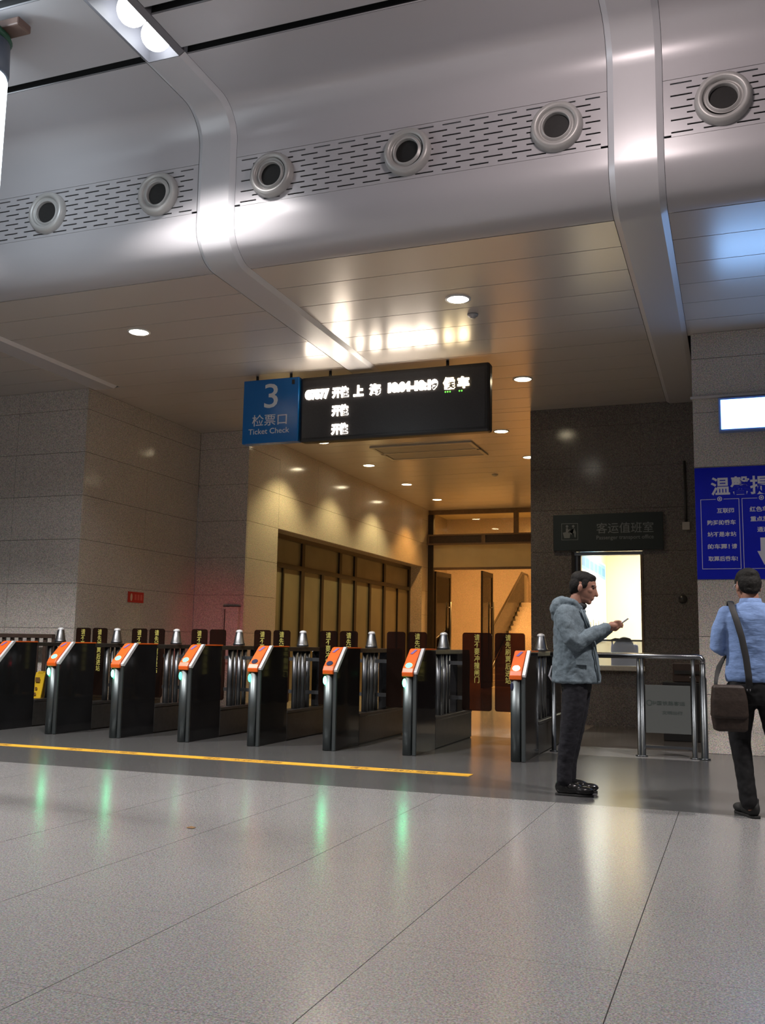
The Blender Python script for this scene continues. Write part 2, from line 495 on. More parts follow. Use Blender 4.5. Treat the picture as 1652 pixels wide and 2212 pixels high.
# ribs: band with two pale chamfered edge strips, lamp trough over the hall
RIB_PATH = [(6.46, ZH)] + UP_ARC + [(YF, 5.4), (YF, 5.2)] + LOW_ARC
def offset(path, d):
    out = []
    n = len(path)
    for i, (y, z) in enumerate(path):
        p, q = path[max(i - 1, 0)], path[min(i + 1, n - 1)]
        dy, dz = q[0] - p[0], q[1] - p[1]; L = math.hypot(dy, dz)
        out.append((y + dz / L * d, z - dy / L * d))
    return out
def ribbon(path_a, xa, path_b, xb):
    mb = MB(); n = len(path_a); vs = []
    for (p, q) in zip(path_a, path_b): vs += [(xa, *p), (xb, *q)]
    return mb.add(vs, [(2 * i, 2 * i + 1, 2 * i + 3, 2 * i + 2) for i in range(n - 1)])
def add_solid(o, t):
    s = o.modifiers.new('thick', 'SOLIDIFY'); s.thickness = t; s.offset = -1
    return o

for ri, (x0, x1) in enumerate(RIBS):
    yend = [YP, YW, YW, YP][ri]
    path = RIB_PATH + [(yend - .01, ZC)]
    low = offset(path, .032); flush = offset(path, -.002); low[-1] = (yend - .01, ZC - .032)
    soft(strip(low, x0 + .05, x1 - .05, .02).build('rib_band', M['rib'], ceiling))
    for xa, xb in ((x0, x0 + .05), (x1, x1 - .05)):
        o = ribbon(flush, xa, low, xb).build('rib_edge_strip', M['rib_edge'], ceiling)
        soft(o)
        mbx = MB()
        lo_, hi_ = min(xa, xb), max(xa, xb)
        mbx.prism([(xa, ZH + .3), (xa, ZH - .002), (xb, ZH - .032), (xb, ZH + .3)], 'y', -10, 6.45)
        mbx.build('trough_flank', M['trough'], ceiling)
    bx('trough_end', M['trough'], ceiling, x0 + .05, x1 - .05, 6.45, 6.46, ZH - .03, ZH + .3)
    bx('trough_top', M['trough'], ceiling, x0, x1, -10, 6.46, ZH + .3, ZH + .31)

# hall lamps in the rib troughs
lamp_me = MB().ell((0, 0, 0), (.125, .125, .125), 20, 12).mesh('globe')
for p in lamp_me.polygons: p.use_smooth = True
lamp_me.materials.append(M['lamp_ball'])
hold_me = MB().lathe([(.05, .12), (.05, .22), (.0, .22)], seg=16).mesh('lamp_holder'); hold_me.materials.append(M['lamp_ring'])
nl = 0
for ri, (x0, x1) in enumerate(RIBS):
    xm = (x0 + x1) / 2 + .03
    for y in ((6.28, 5.94, 2.6, -1.0, -4.6, -8.2) if ri != 2 else (5.3, 4.9, 2.6, -1.0, -4.6, -8.2)):
        col = (1.0, .95, .93) if ri < 2 else (1.0, .92, .88)
        cone = math.radians(118 if y > 5.5 else 150)
        pw = HALL_LAMP_W * (6.0 if y > 5.5 else .35 if y > 2 else .2)
        if ri == 1 and y > 5.9:
            t = empty('ceiling_lamp', (xm, y, ZH + .07), label='glowing hall lamp in the ceiling rib trough ' + ('beside the black ceiling slot' if y > 6.1 else 'further from the black ceiling slot'), cat='lamp', group='hall ceiling lamps')
            link('globe', lamp_me, None, t); link('lamp_holder', hold_me, None, t)
            spot('hall_lamp_light', (0, 0, -.14), pw, col, cone, .5, .13, t, (0, 0, -3))
        else:
            spot('hall_lamp_light', (xm, y, ZH - .06), pw, col, cone, .5, .13, ceiling, (xm, y, 0))

# two bare ceiling lamps of the hall just outside the frame: they make the bright bands on the fascia
for lx, ly, lw, lcol in ((-5.85, 5.20, 90, (.80, .92, 1.0)), (-.70, 5.25, 110, (1.0, .86, .84))):
    l = bpy.data.lights.new('hall_lamp_light', 'POINT'); l.energy = lw; l.color = lcol; l.shadow_soft_size = .16
    o = bpy.data.objects.new('hall_lamp_light', l); COL.objects.link(o); o.location = (lx, ly, ZH - .24); o.parent = ceiling

# ------------------------------------------------------------------ walls
def clad(parent, axis, fixed, lo, hi, cols, z_rows, m, thick=.03, out=-1, hole=None, gap=.0025):
    """stone panels on a wall: axis 'x' means the wall runs along x at y=fixed; out = side of the visible face"""
    edges = [lo + (hi - lo) * i / cols for i in range(cols + 1)]
    for i in range(cols):
        for j in range(len(z_rows) - 1):
            a, b = edges[i] + gap, edges[i + 1] - gap
            z0, z1 = z_rows[j] + gap, z_rows[j + 1] - gap
            if hole and hole(a, b, z0, z1): continue
            f0, f1 = sorted((fixed, fixed - out * thick))
            if axis == 'x': bx('stone_panel', m, parent, a, b, f0, f1, z0, z1)
            else: bx('stone_panel', m, parent, f0, f1, a, b, z0, z1)

ROWS = [0, .617, 1.237, 1.857, 2.477, 3.097, 3.717, 4.337, ZC]
# left pillar
wall_left = empty('wall_left', label='beige granite pillar block beside the ticket gates', kind='structure')
bx('wall_core', M['joint'], wall_left, -13, XL - .028, YP + .028, YW, 0, ZC)
clad(wall_left, 'x', YP - .03, -12.15, XL, 3, ROWS, M['beige'])
clad(wall_left, 'y', XL, YP, YW, 2, ROWS, M['beige'], out=1)
# wall between left pillar and corridor
wall_back = empty('wall_back', label='stone wall between the pillar and the corridor mouth', kind='structure')
bx('wall_core', M['joint'], wall_back, XL, XCL - .031, YW + .03, YW + .2, 0, ZC)
clad(wall_back, 'x', YW, XL + .003, XCL, 1, ROWS, M['beige'])
# corridor left wall with the window recess (y 15.18 - 23.56, z 0 - 3.10)
wall_corridor = empty('wall_corridor_left', label='cream granite corridor wall above the dark framed windows', kind='structure')
WY0, WY1, WZ = 15.20, 23.56, 3.097
clad(wall_corridor, 'y', XCL, YW + .031, WY0, 1, ROWS, M['beige'], out=1)
clad(wall_corridor, 'y', XCL, WY0, WY1, 5, [WZ, 3.717, ZC], M['beige'], out=1)
clad(wall_corridor, 'y', XCL, WY1, YE, 1, ROWS, M['beige'], out=1)
bx('recess_jamb', M['beige'], wall_corridor, XCL - .40, XCL - .03, WY1, WY1 + .03, 0, WZ)
bx('recess_jamb', M['beige'], wall_corridor, XCL - .40, XCL - .03, WY0 - .03, WY0, 0, WZ)
bx('recess_head', M['beige'], wall_corridor, XCL - .40, XCL - .03, WY0, WY1, WZ, WZ + .03)
bx('wall_core', M['joint'], wall_corridor, XCL - .60, XCL - .40, YW + .2, YE, 0, ZC)
# windows in the recess
win = empty('window_1', label='dark bronze framed window row in the corridor wall', kind='structure')
XW = -7.95
ups = [15.93, 16.98, 18.87, 19.74, 21.63, 23.50]
lows = [15.25, 16.12, 16.97, 17.93, 18.86, 19.75, 20.67, 21.63, 22.60, 23.50]
ZT = 2.47
thick = {16.97: .15, 17.93: .11, 18.86: .12, 19.75: .12, 20.67: .10, 21.63: .13, 23.50: .12, 16.12: .05, 22.60: .04, 15.25: .1}
for yv in lows:
    bx('mullion', M['frame_dark'], win, XW - .04, XW + .04, yv - thick[yv] / 2, yv + thick[yv] / 2, 0, ZT)
for yv in (15.25, 16.98, 18.87, 19.74, 21.63, 23.50):
    bx('mullion', M['frame_dark'], win, XW - .04, XW + .04, yv - .07, yv + .06, ZT + .09, 3.01)
bx('transom', M['frame_dark'], win, XW - .045, XW + .045, WY0, WY1, ZT, ZT + .09)
bx('head_rail', M['frame_dark'], win, XW - .045, XW + .045, WY0, WY1, 3.01, 3.097)
for i in range(len(lows) - 1):
    bx('pane', M['pane'], win, XW - .012, XW, lows[i] + .02, lows[i + 1] - .02, 0, ZT)
up2 = [15.25, 16.98, 18.87, 19.74, 21.63, 23.50]
for i in range(len(up2) - 1):
    bx('pane', M['pane'], win, XW - .012, XW, up2[i] + .02, up2[i + 1] - .02, ZT + .09, 3.01)

# right rear wall with the duty office opening
wall_rear = empty('wall_rear_right', label='dark brown granite wall around the duty office window', kind='structure')
OX0, OX1, OZ0, OZ1 = -2.23, -1.225, .82, 2.47
bx('stone_panel', M['brown'], wall_rear, XCR, OX0, YW, YW + .12, 0, .615)
for z0, z1 in ((.619, 1.235), (1.239, 1.855), (1.859, 2.475), (2.479, 3.095), (3.099, 3.715), (3.719, 4.335), (4.339, ZC)):
    bx('stone_panel', M['brown'], wall_rear, XCR, OX0, YW, YW + .12, z0, z1)
    bx('stone_panel', M['brown'], wall_rear, OX1, XR + .2, YW, YW + .12, z0, z1)
    if z0 > 2.4: bx('stone_panel', M['brown'], wall_rear, OX0 + .002, OX1 - .002, YW, YW + .12, z0, z1)
bx('stone_panel', M['brown'], wall_rear, OX1, XR + .2, YW, YW + .12, 0, .615)
bx('stone_panel', M['brown'], wall_rear, OX0 + .002, OX1 - .002, YW, YW + .12, 0, .80)
bx('stone_panel', M['brown'], wall_rear, XCR, XCR + .03, YW + .122, YE, 0, ZC)
for xa, xb, za, zb in ((XCR, OX0, 0, ZC), (OX1, XR + .2, 0, ZC), (OX0, OX1, OZ1 + .02, ZC), (OX0, OX1, 0, .78)):
    bx('wall_core', M['joint'], wall_rear, xa, xb, YW + .121, YW + .16, za, zb)
# right pillar
wall_right = empty('wall_right', label='beige granite pillar block carrying the blue notice board', kind='structure')
bx('wall_core', M['joint'], wall_right, XR + .028, 6, YP + .03, YW - .002, 0, ZC)
clad(wall_right, 'x', YP, XR, 4.6, 3, ROWS, M['beige'])
clad(wall_right, 'y', XR, YP + .031, YW, 1, ROWS, M['beige'], out=-1)
bx('light_ledge', M['alu'], wall_right, XR - .02, 4.6, YP - .05, YP - .001, 3.868, 3.895)

# corridor end: glazed screen, bulkhead, open glass doors
wall_end = empty('wall_end', label='bronze framed glazed screen closing the corridor', kind='structure')
bx('top_channel', M['frame_bronze'], wall_end, XCL, XCR, YE, YE + .1, ZC - .12, ZC)
bx('upper_pane', M['glass'], wall_end, XCL + .15, -5.31, YE + .04, YE + .05, 3.97, ZC - .12)
bx('upper_pane', M['glass'], wall_end, -5.19, XCR, YE + .04, YE + .05, 3.97, ZC - .12)
bx('screen_mullion', M['frame_bronze'], wall_end, -5.31, -5.19, YE, YE + .1, 3.97, ZC - .12)
bx('screen_post', M['frame_dark'], wall_end, XCL, XCL + .14, YE - .04, YE + .12, 0, ZC - .12)
bx('transom_frame', M['frame_bronze'], wall_end, XCL + .02, XCR, YE - .16, YE, 3.70, 3.735)
bx('transom_frame', M['frame_bronze'], wall_end, XCL + .02, XCR, YE - .16, YE, 3.93, 3.97)
bx('transom_frame', M['frame_bronze'], wall_end, XCL + .02, XCL + .06, YE - .16, YE, 3.735, 3.93)
bx('transom_frame', M['frame_bronze'], wall_end, -6.12, -6.02, YE - .16, YE, 3.735, 3.93)
bx('transom_infill', M['wood'], wall_end, XCL + .06, -6.12, YE - .12, YE - .08, 3.735, 3.93)
bx('transom_infill', M['wood'], wall_end, -6.02, XCR, YE - .12, YE - .08, 3.735, 3.93)
bx('bulkhead', M['plaster'], wall_end, XCL + .14, XCR, YE, YE + .12, 3.11, 3.70)
bx('door_head', M['frame_bronze'], wall_end, XCL + .14, XCR, YE - .01, YE + .13, 3.05, 3.11)

def glass_door(name, x, wdt, ang, label):
    d = empty(name, (x, YE + .06, 0), ang, label=label, kind='structure')
    bx('door_stile', M['frame_dark'], d, 0, .06, -.025, .025, .01, 3.02)
    bx('door_stile', M['frame_dark'], d, wdt - .06, wdt, -.025, .025, .01, 3.02)
    bx('door_rail', M['frame_dark'], d, .06, wdt - .06, -.025, .025, 2.90, 3.02)
    bx('door_rail', M['frame_dark'], d, .06, wdt - .06, -.025, .025, .01, .14)
    bx('door_pane', M['glass'], d, .06, wdt - .06, -.006, .006, .14, 2.90)
    MB().tube([(wdt - .13, -.07, .75), (wdt - .13, -.07, 2.25)], .018, 10).build('pull_handle', M['steel'], d, smooth=True)
    MB().tube([(wdt - .13, .07, .75), (wdt - .13, .07, 2.25)], .018, 10).build('pull_handle', M['steel'], d, smooth=True)
    for z in (.9, 2.1):
        MB().tube([(wdt - .13, -.07, z), (wdt - .13, .07, z)], .01, 8).build('handle_standoff', M['steel'], d, smooth=True)
    return d
glass_door('door_1', -7.42, 1.05, math.radians(84), 'open glass door leaf at the corridor wall end')
glass_door('door_2', -6.16, 1.05, math.radians(89), 'open glass door leaf in the middle of the screen')

# lobby behind the screen
wall_lobby = empty('wall_lobby', label='tan granite walls of the lobby beyond the screen', kind='structure')
bx('lobby_wall_face', M['lobby_wall'], wall_lobby, -11.5, -1, 31.6, 31.7, 0, 7)
bx('lobby_wall_face', M['lobby_wall'], wall_lobby, -9.4, -9.3, YE + .2, 31.6, 0, 7)
bx('lobby_wall_face', M['lobby_wall'], wall_lobby, -1.5, -1.4, YE + .2, 31.6, 0, 7)
bx('lobby_wall_face', M['lobby_wall'], wall_lobby, -9.3, XCL - .05, YE + .12, YE + .2, 0, ZC)
bx('lobby_ceiling_face', M['plaster'], wall_lobby, -9.4, -1.4, YE + .12, 31.7, 5.4, 5.5)
stairs = empty('staircase', (-6.45, 25.9, 0), label='tan stone staircase with glass balustrade climbing beyond the doors', cat='staircase')
for i in range(16):
    bx('step', M['lobby_wall'], stairs, 0, 3.2, i * .30, (i + 1) * .30 + .02, 0, (i + 1) * .155)
bal = MB().prism([(.0, .12), (.0, 1.25), (4.8, 3.45), (5.5, 3.45), (5.5, 2.5), (4.8, 2.4)], 'x', -.05, -.035).build('balustrade_glass', M['glass'], stairs)
MB().tube([(-.04, -.25, 1.02), (-.04, 0, 1.26), (-.04, 4.8, 3.46), (-.04, 5.6, 3.46)], .036, 10).build('handrail', M['chrome'], stairs, smooth=True)
MB().tube([(-.04, -.1, .06), (-.04, 4.8, 2.5)], .05, 8).build('string_rail', M['steel'], stairs, smooth=True)

# ------------------------------------------------------------------ corridor, soffit downlights
def downlight(loc, label, group, warm, power, size=95, target=None, glow=None, col=None, r=.112, blend=.55):
    t = empty('downlight', loc, label=label, cat='downlight', group=group)
    MB().lathe([(r, .0), (r + .022, .0), (r + .022, -.006), (r, -.010)], seg=28).build('trim_ring', M['lamp_ring'], t, smooth=True)
    MB().lathe([(0, -.004), (r, -.004)], seg=28).build('lens', glow or (M['lamp_glow_warm'] if warm else M['lamp_glow']), t)
    tg = target or (0, 0, -3)
    spot('downlight_beam', (0, 0, -.03), power, col or ((1.0, .76, .46) if warm else (1.0, .84, .64)), math.radians(size), blend, .05, t, tg)
    return t

downlight((-6.40, 9.045, ZC), 'round downlight in the soffit above the blue number sign side, nearest the left wall', 'soffit downlights', False, SOFFIT_SPOT_W, 120)
downlight((-2.59, 9.13, ZC), 'round downlight in the soffit beside the smoke detector, in front of the display', 'soffit downlights', False, SOFFIT_SPOT_W, 120)
downlight((-2.575, 12.27, ZC), 'round downlight in the soffit beside the end of the display', 'soffit downlights', True, SOFFIT_SPOT_W, 120)
for k, y in enumerate((15.27, 17.57, 19.93, 22.26)):
    nm = ['nearest the display', 'second from the display', 'third from the display', 'farthest from the display']
    downlight((-6.81, y, ZC), 'round corridor downlight beside the window wall, ' + nm[k], 'corridor downlights by the window wall', True, CORR_SPOT_W * (1.0, .75, 1.0, 1.0)[k], 110, col=(1.0, .46, .10) if k == 3 else (1.0, .80, .36), blend=.6)
    if k < 2:
        downlight((-3.57, y, ZC), ['round corridor downlight under the display end', 'round corridor downlight at the dark wall edge'][k], 'corridor downlights by the dark wall', True, CORR_SPOT_W * .6, 104, col=(1.0, .66, .30))
    else:
        spot('corridor_light', (-3.57, y, ZC - .03), CORR_SPOT_W * .6, (1.0, .60, .24), math.radians(108), .55, .05, ceiling, (-3.57, y, 0))

det = empty('smoke_detector', (-2.562, 9.62, ZC), label='small round detector on the soffit behind the downlight', cat='detector')
MB().lathe([(.0, -.045), (.03, -.045), (.034, -.03), (.055, -.022), (.06, 0), (0, 0)], seg=20).build('housing', M['vent'], det, smooth=True)
det2 = empty('smoke_detector', (-4.62, 19.2, ZC), label='small round detector on the corridor ceiling', cat='detector')
MB().lathe([(.0, -.05), (.03, -.05), (.04, -.03), (.06, -.022), (.065, 0), (0, 0)], seg=20).build('housing', M['diffuser'], det2, smooth=True)
gr = empty('air_grille', (-5.19, 16.3, ZC), label='square air grille panel in the corridor ceiling', cat='grille')
for i in range(3):
    bx('grille_frame', M['diffuser'], gr, -.95, .95, -.9 + i * .58, -.82 + i * .58, -.03, -.002)
for sx in (-.95, .89): bx('grille_frame', M['diffuser'], gr, sx, sx + .06, -.82, .26, -.03, -.002)
for i in range(2):
    for k in range(9):
        y0 = -.80 + i * .58 + k * .055
        bx('louvre', M['diffuser'], gr, -.88, .88, y0, y0 + .035, -.02, -.004)
gr.location = (-5.19, 16.75, ZC)

# ------------------------------------------------------------------ jet nozzle vents
def vent_meshes():
    ring = MB().lathe([(.146, -.012), (.150, -.052), (.163, -.068), (.186, -.070), (.206, -.052), (.216, -.012), (.216, .0)], seg=44, axis='y').mesh('bezel_ring')
    ball = MB().lathe([(.150, -.050), (.143, -.030), (.132, -.034), (.120, -.050), (.113, -.052), (.109, -.040), (.106, -.012)], seg=40, axis='y').mesh('nozzle')
    thr = MB().lathe([(0, -.010), (.107, -.010)], seg=32, axis='y').mesh('throat')
    for me, m in ((ring, M['vent']), (ball, M['vent']), (thr, M['vent_in'])):
        me.materials.append(m)
        for p in me.polygons: p.use_smooth = True
    return ring, ball, thr
rg, bl, th = vent_meshes()
names = ['round nozzle vent at the far end of the slotted band, away from the office', 'round nozzle vent just before the rib with the glowing lamps',
         'round nozzle vent just after the rib with the glowing lamps', 'round nozzle vent midway between the two ceiling ribs',
         'round nozzle vent just before the rib near the blue notice', 'round nozzle vent after the rib near the blue notice']
for k, x in enumerate((-6.39, -5.09, -3.875, -2.56, -1.262, .032)):
    t = empty('nozzle_vent', (x, YF, 5.345), label=names[k], cat='vent', group='nozzle vents along the fascia')
    link('bezel_ring', rg, None, t)
    ax = [(.10, .06), (-.02, .07), (-.03, .04), (-.05, .0), (.0, .02), (.05, -.06)][k]
    n = link('nozzle', bl, None, t, (0, -.004, 0), (ax[1], 0, ax[0]))
    link('throat', th, None, n)
    MB().lathe([(.0, -.006), (.149, -.006), (.149, -.012)], seg=28, axis='y').build('back_plate', M['vent_in'], t)

# ------------------------------------------------------------------ hanging display: blue number sign and LED screen
YS = 11.10
disp = empty('led_display', (0, 0, 0), label='long black hanging display showing glowing characters', cat='display')
bx('casing', M['bezel'], disp, -5.285, -2.74, YS, YS + .16, 3.685, 4.555, .03)
bx('face', M['screen'], disp, -5.25, -2.80, YS - .004, YS + .02, 3.74, 4.50)
for x in (-4.9, -3.3): MB().tube([(x, YS + .08, 4.5), (x, YS + .08, ZC)], .02, 10).build('hanger', M['bezel'], disp, smooth=True)
def led(s, x0, x1, zc, h, m, bold=.05):
    return fit_text(s, x1 - x0, h, m, disp, ((x0 + x1) / 2, YS - .009, zc), name='lit_characters', bold=bold, ext=.003)
LR = 4.315
led('G7577', -5.215, -4.875, LR - .005, .135, M['led_white'], .085)
led('开往', -4.83, -4.60, LR, .150, M['led_white'])
led('上', -4.53, -4.395, LR, .145, M['led_white'])
led('海', -4.315, -4.16, LR, .150, M['led_white'])
led('18:04-18:19', -4.06, -3.40, LR + .002, .135, M['led_white'], .085)
led('候', -3.33, -3.175, LR + .003, .155, M['led_amber'])
led('车', -3.145, -2.995, LR + .003, .150, M['led_amber'])
led('开往', -4.83, -4.60, 4.075, .150, M['led_white'])
led('开往', -4.83, -4.60, 3.83, .150, M['led_white'])
for x in (-3.30, -3.27, -3.24, -3.12, -3.09): MB().ell((x, YS - .008, LR - .105), (.010, .004, .012), 8, 6).build('status_dot', M['led_green'], disp)

num = empty('gate_number_sign', (0, 0, 0), label='blue hanging sign with large white numeral three', cat='sign')
bx('panel', M['sign_blue'], num, -6.115, -5.30, YS - .03, YS + .10, 3.70, 4.565, .008)
bx('hanger_clip', M['bezel'], num, -5.40, -5.36, YS - .036, YS - .028, 4.47, 4.53)
for x in (-5.95, -5.45): MB().tube([(x, YS + .04, 4.56), (x, YS + .04, ZC)], .018, 10).build('hanger', M['bezel'], num, smooth=True)
fit_text('3', .20, .33, M['sign_text'], num, (-5.70, YS - .032, 4.335), bold=.004)
fit_text('检票口', .51, .155, M['sign_text'], num, (-5.715, YS - .032, 4.01), bold=.004)
fit_text('Ticket Check', .60, .075, M['sign_text'], num, (-5.72, YS - .032, 3.86), bold=.006)

# ------------------------------------------------------------------ ticket gates
def gate_proto():
    g = {}
    prof = [(0, 0), (0, .79), (.235, 1.040), (.65, 1.040), (.65, 0)]
    g['cabinet'] = (MB().prism(prof, 'x', -.068, .068), M['blackglass'], .004, False)
    c = [(-.022 + .050 * math.cos(a), -.004 - .040 * math.sin(a)) for a in [PI * i / 14 for i in range(15)]]
    g['front_column'] = (MB().prism([(.028, 0), *c, (-.072, 0)][1:-1], 'z', .004, .785), M['steel_front'], 0, True)
    g['front_strip'] = (MB().prism([(.036, 0), (.036, -.026), (.070, -.026), (.074, -.018), (.074, 0)], 'z', .004, .80), M['steel_front'], .002, False)
    head = [(-.052, .775), (-.056, .815), (-.030, .858), (.19, 1.045), (.235, 1.056), (.245, 1.045), (.0, .79), (-.02, .775)]
    g['orange_head'] = (MB().prism(head, 'x', -.075, .042), M['orange'], .006, False)
    edge = [(-.030, .800), (-.034, .822), (.215, 1.058), (.25, 1.058), (.25, 1.045), (0, .795)]
    g['edge_trim'] = (MB().prism(edge, 'x', .045, .077), M['white_strip'], .002, False)
    g['top_plate'] = (MB().box(-.072, .072, .25, .66, 1.0405, 1.054), M['orange'], .002, False)
    lb = MB().box(-.070, .070, .652, 2.13, .012, .30); lb2 = MB().box(-.074, .074, .652, 2.135, .302, .335)
    g['low_base'] = (lb, M['gunmetal'], .004, False)
    g['base_cap'] = (lb2, M['gunmetal'], .004, False)
    g['toe_recess'] = (MB().box(-.06, .06, .652, 2.12, 0, .012), M['black'], 0, False)
    g['top_bar'] = (MB().box(-.045, .045, .662, 2.12, .995, 1.043), M['gunmetal'], .004, False)
    g['rear_panel'] = (MB().box(-.05, .05, 1.56, 2.12, .337, .994), M['blackglass'], .003, False)
    g['bollard'] = (MB().lathe([(.0, 1.235), (.022, 1.233), (.034, 1.226), (.040, 1.212), (.0665, 1.075), (.072, 1.072), (.072, 1.046), (.0, 1.046)][::-1], (0, 1.17, 0), 32), M['steel'], 0, True)
    g['bollard_cap'] = (MB().ell((0, 1.17, 1.214), (.043, .043, .026), 20, 10), M['white_strip'], 0, True)
    return g
GP = gate_proto()
GM = {}
for k, (mb, m, bv, sm) in GP.items():
    me = mb.mesh(k); me.materials.append(m); GM[k] = me
COLUMN_ME = []
for y, r in ((.98, .036), (1.09, .020), (1.20, .030), (1.33, .028)):
    me = MB().lathe([(0, .336), (r, .336), (r, .995), (0, .995)], (0, y, 0), 18).mesh('post'); me.materials.append(M['steel'])
    for p in me.polygons: p.use_smooth = abs(p.normal.z) < .5
    COLUMN_ME.append(me)
slope = math.atan2(1.045 - .858, .19 + .03)
read_me = MB().lathe([(0, .004), (.034, .004), (.036, 0), (.036, -.004)], seg=24).mesh('reader_lens')
stick_me = MB().add([(-.038, -.028, 0), (-.012, -.034, 0), (.026, .034, 0), (.0, .04, 0), (-.038, -.028, .002), (-.012, -.034, .002), (.026, .034, .002), (.0, .04, .002)],
                    [(0, 1, 2, 3), (4, 5, 6, 7), (0, 1, 5, 4), (1, 2, 6, 5), (2, 3, 7, 6), (3, 0, 4, 7)]).mesh('sticker'); stick_me.materials.append(M['purple'])
led_me = MB().ell((0, 0, 0), (.020, .012, .042), 16, 10).mesh('status_lamp')
for p in led_me.polygons: p.use_smooth = True
RED_ME = MB().ell((0, 0, 0), (.045, .012, .045), 14, 8).mesh('added_rear_lamp'); RED_ME.materials.append(M['added_red'])

def rounded(x0, x1, z0, z1, r, y0, y1):
    pts = []
    for cx, cz, a0 in ((x1 - r, z1 - r, 0), (x0 + r, z1 - r, PI / 2), (x0 + r, z0 + r, PI), (x1 - r, z0 + r, 1.5 * PI)):
        for i in range(5):
            a = a0 + PI / 2 * i / 4; pts.append((cx + r * math.cos(a), cz + r * math.sin(a)))
    return MB().prism(pts, 'y', y0, y1)

GX = [-8.35, -7.47, -6.585, -5.70, -4.845, -3.97, -3.10, -2.00]
GAP_MID = [None, -7.85, -6.99, -6.117, -5.245, -4.378, -3.535, -2.524]
GLAB = ['grey ticket gate cut by the picture edge beside the yellow floor sign',
        'ticket gate with lit green lamp, in front of the pale pillar edge',
        'ticket gate with lit green lamp, under the red wall plate',
        'ticket gate with lit green reader, before the reddish wall',
        'ticket gate with dark reader and dim green lamp, before the cream wall',
        'ticket gate with dark reader and bright green lamp, before the corridor windows',
        'ticket gate with glowing green reader, at the edge of the wide passage',
        'ticket gate with white lit reader, beside the man in grey']
LIT = {0: ('led', 'lens_on'), 1: ('led', 'lens_on'), 2: ('led', 'lens_on'), 3: ('led_dim', 'lens_on'), 4: ('led_dim', 'lens_off'), 5: ('led', 'lens_off'), 6: ('led', 'lens_on'), 7: (None, 'lens_white')}
gates = []
for i, gx in enumerate(GX):
    t = empty('ticket_gate', (gx, 9.27, 0), label=GLAB[i], cat='ticket gate', group='row of ticket gates')
    for k, me in GM.items():
        o = link(k, me, None, t)
        bv = GP[k][2]
        if bv:
            b = o.modifiers.new('edge', 'BEVEL'); b.width = bv; b.segments = 2; b.limit_method = 'ANGLE'
        if GP[k][3] and i == 0:
            for p in me.polygons: p.use_smooth = abs(p.normal.z) < .9
    for me in COLUMN_ME: link('post', me, None, t)
    lm, rm = LIT[i]
    a = read_me.copy(); a.materials.append(M[rm]); link('reader_lens', a, None, t, (-.018, .000, .8870), (slope, 0, 0))
    link('sticker', stick_me, None, t, (-.012, .155, 1.0185), (slope, 0, 0))
    if lm:
        a = led_me.copy(); a.materials.append(M[lm]); link('status_lamp', a, None, t, (-.050, -.040, .712))
    else:
        a = led_me.copy(); a.materials.append(M['lens_off']); link('status_lamp', a, None, t, (-.050, -.036, .712))
    if i in (2, 3):  # red lamp and aimed beam added to redden the wall behind
        link('added_rear_lamp', RED_ME, None, t, (0, 2.137, .72))
        spot('added_red_beam', (0, 2.16, .74), 42, (1, .04, .09), math.radians(40), 1.0, .04, t, (-8.02 - gx, 4.76, 1.30))
    # flap wings: one each side, yellow lettering on smoked glass
    for side in (-1, 1):
        j = i + (1 if side > 0 else 0)
        if j < 1 or j > 7: continue
        mid = GAP_MID[j] - gx
        wide = j == 7
        root = .075 if side > 0 else -.075
        tip = mid - .018 if side > 0 else mid + .018
        x0, x1 = min(root, tip), max(root, tip)
        wdt = .335 if wide else .222
        if side > 0: x0 = x1 - wdt
        else: x1 = x0 + wdt
        w = rounded(x0, x1, .385, 1.238, .03, 1.148, 1.160).build('flap_wing', M['wing'], t)
        arm = bx('wing_bracket', M['steel'], t, min(root - side * .02, x1 if side < 0 else x0) , max(root - side * .02, x0 if side > 0 else x1) , 1.145, 1.163, .50, .54)
        bx('wing_bracket', M['steel'], t, min(root - side * .02, x1 if side < 0 else x0) , max(root - side * .02, x0 if side > 0 else x1) , 1.145, 1.163, .88, .92)
        blank = (j == 3 and side < 0) or (j == 6 and side > 0)
        if not blank:
            s = '请\n不\n要\n冲\n撞\n闸\n门' if side > 0 else '请\n先\n刷\n票\n后\n进\n站'
            xt = (x0 + x1) / 2 + (-.02 if wide and side < 0 else .0)
            fit_text(s, .062, .535, M['wing_text'], w, (xt, 1.1465, .955), name='lettering', bold=.012, ext=.0005)
    gates.append(t)

# ------------------------------------------------------------------ floor tape
tape = empty('floor_tape', (0, 0, 0), label='yellow waiting line tape with brown lettering on dark floor', cat='tape')
bx('tape_strip', M['tape'], tape, -9.6, -2.16, 8.035, 8.20, .0005, .0025)
for xc in (-7.45, -5.92, -4.355, -2.865):
    fit_text('请在一米线外等候', .82, .085, M['tape_text'], tape, (xc, 8.12, .003), (0, 0, 0), bold=.006, ext=.0002)

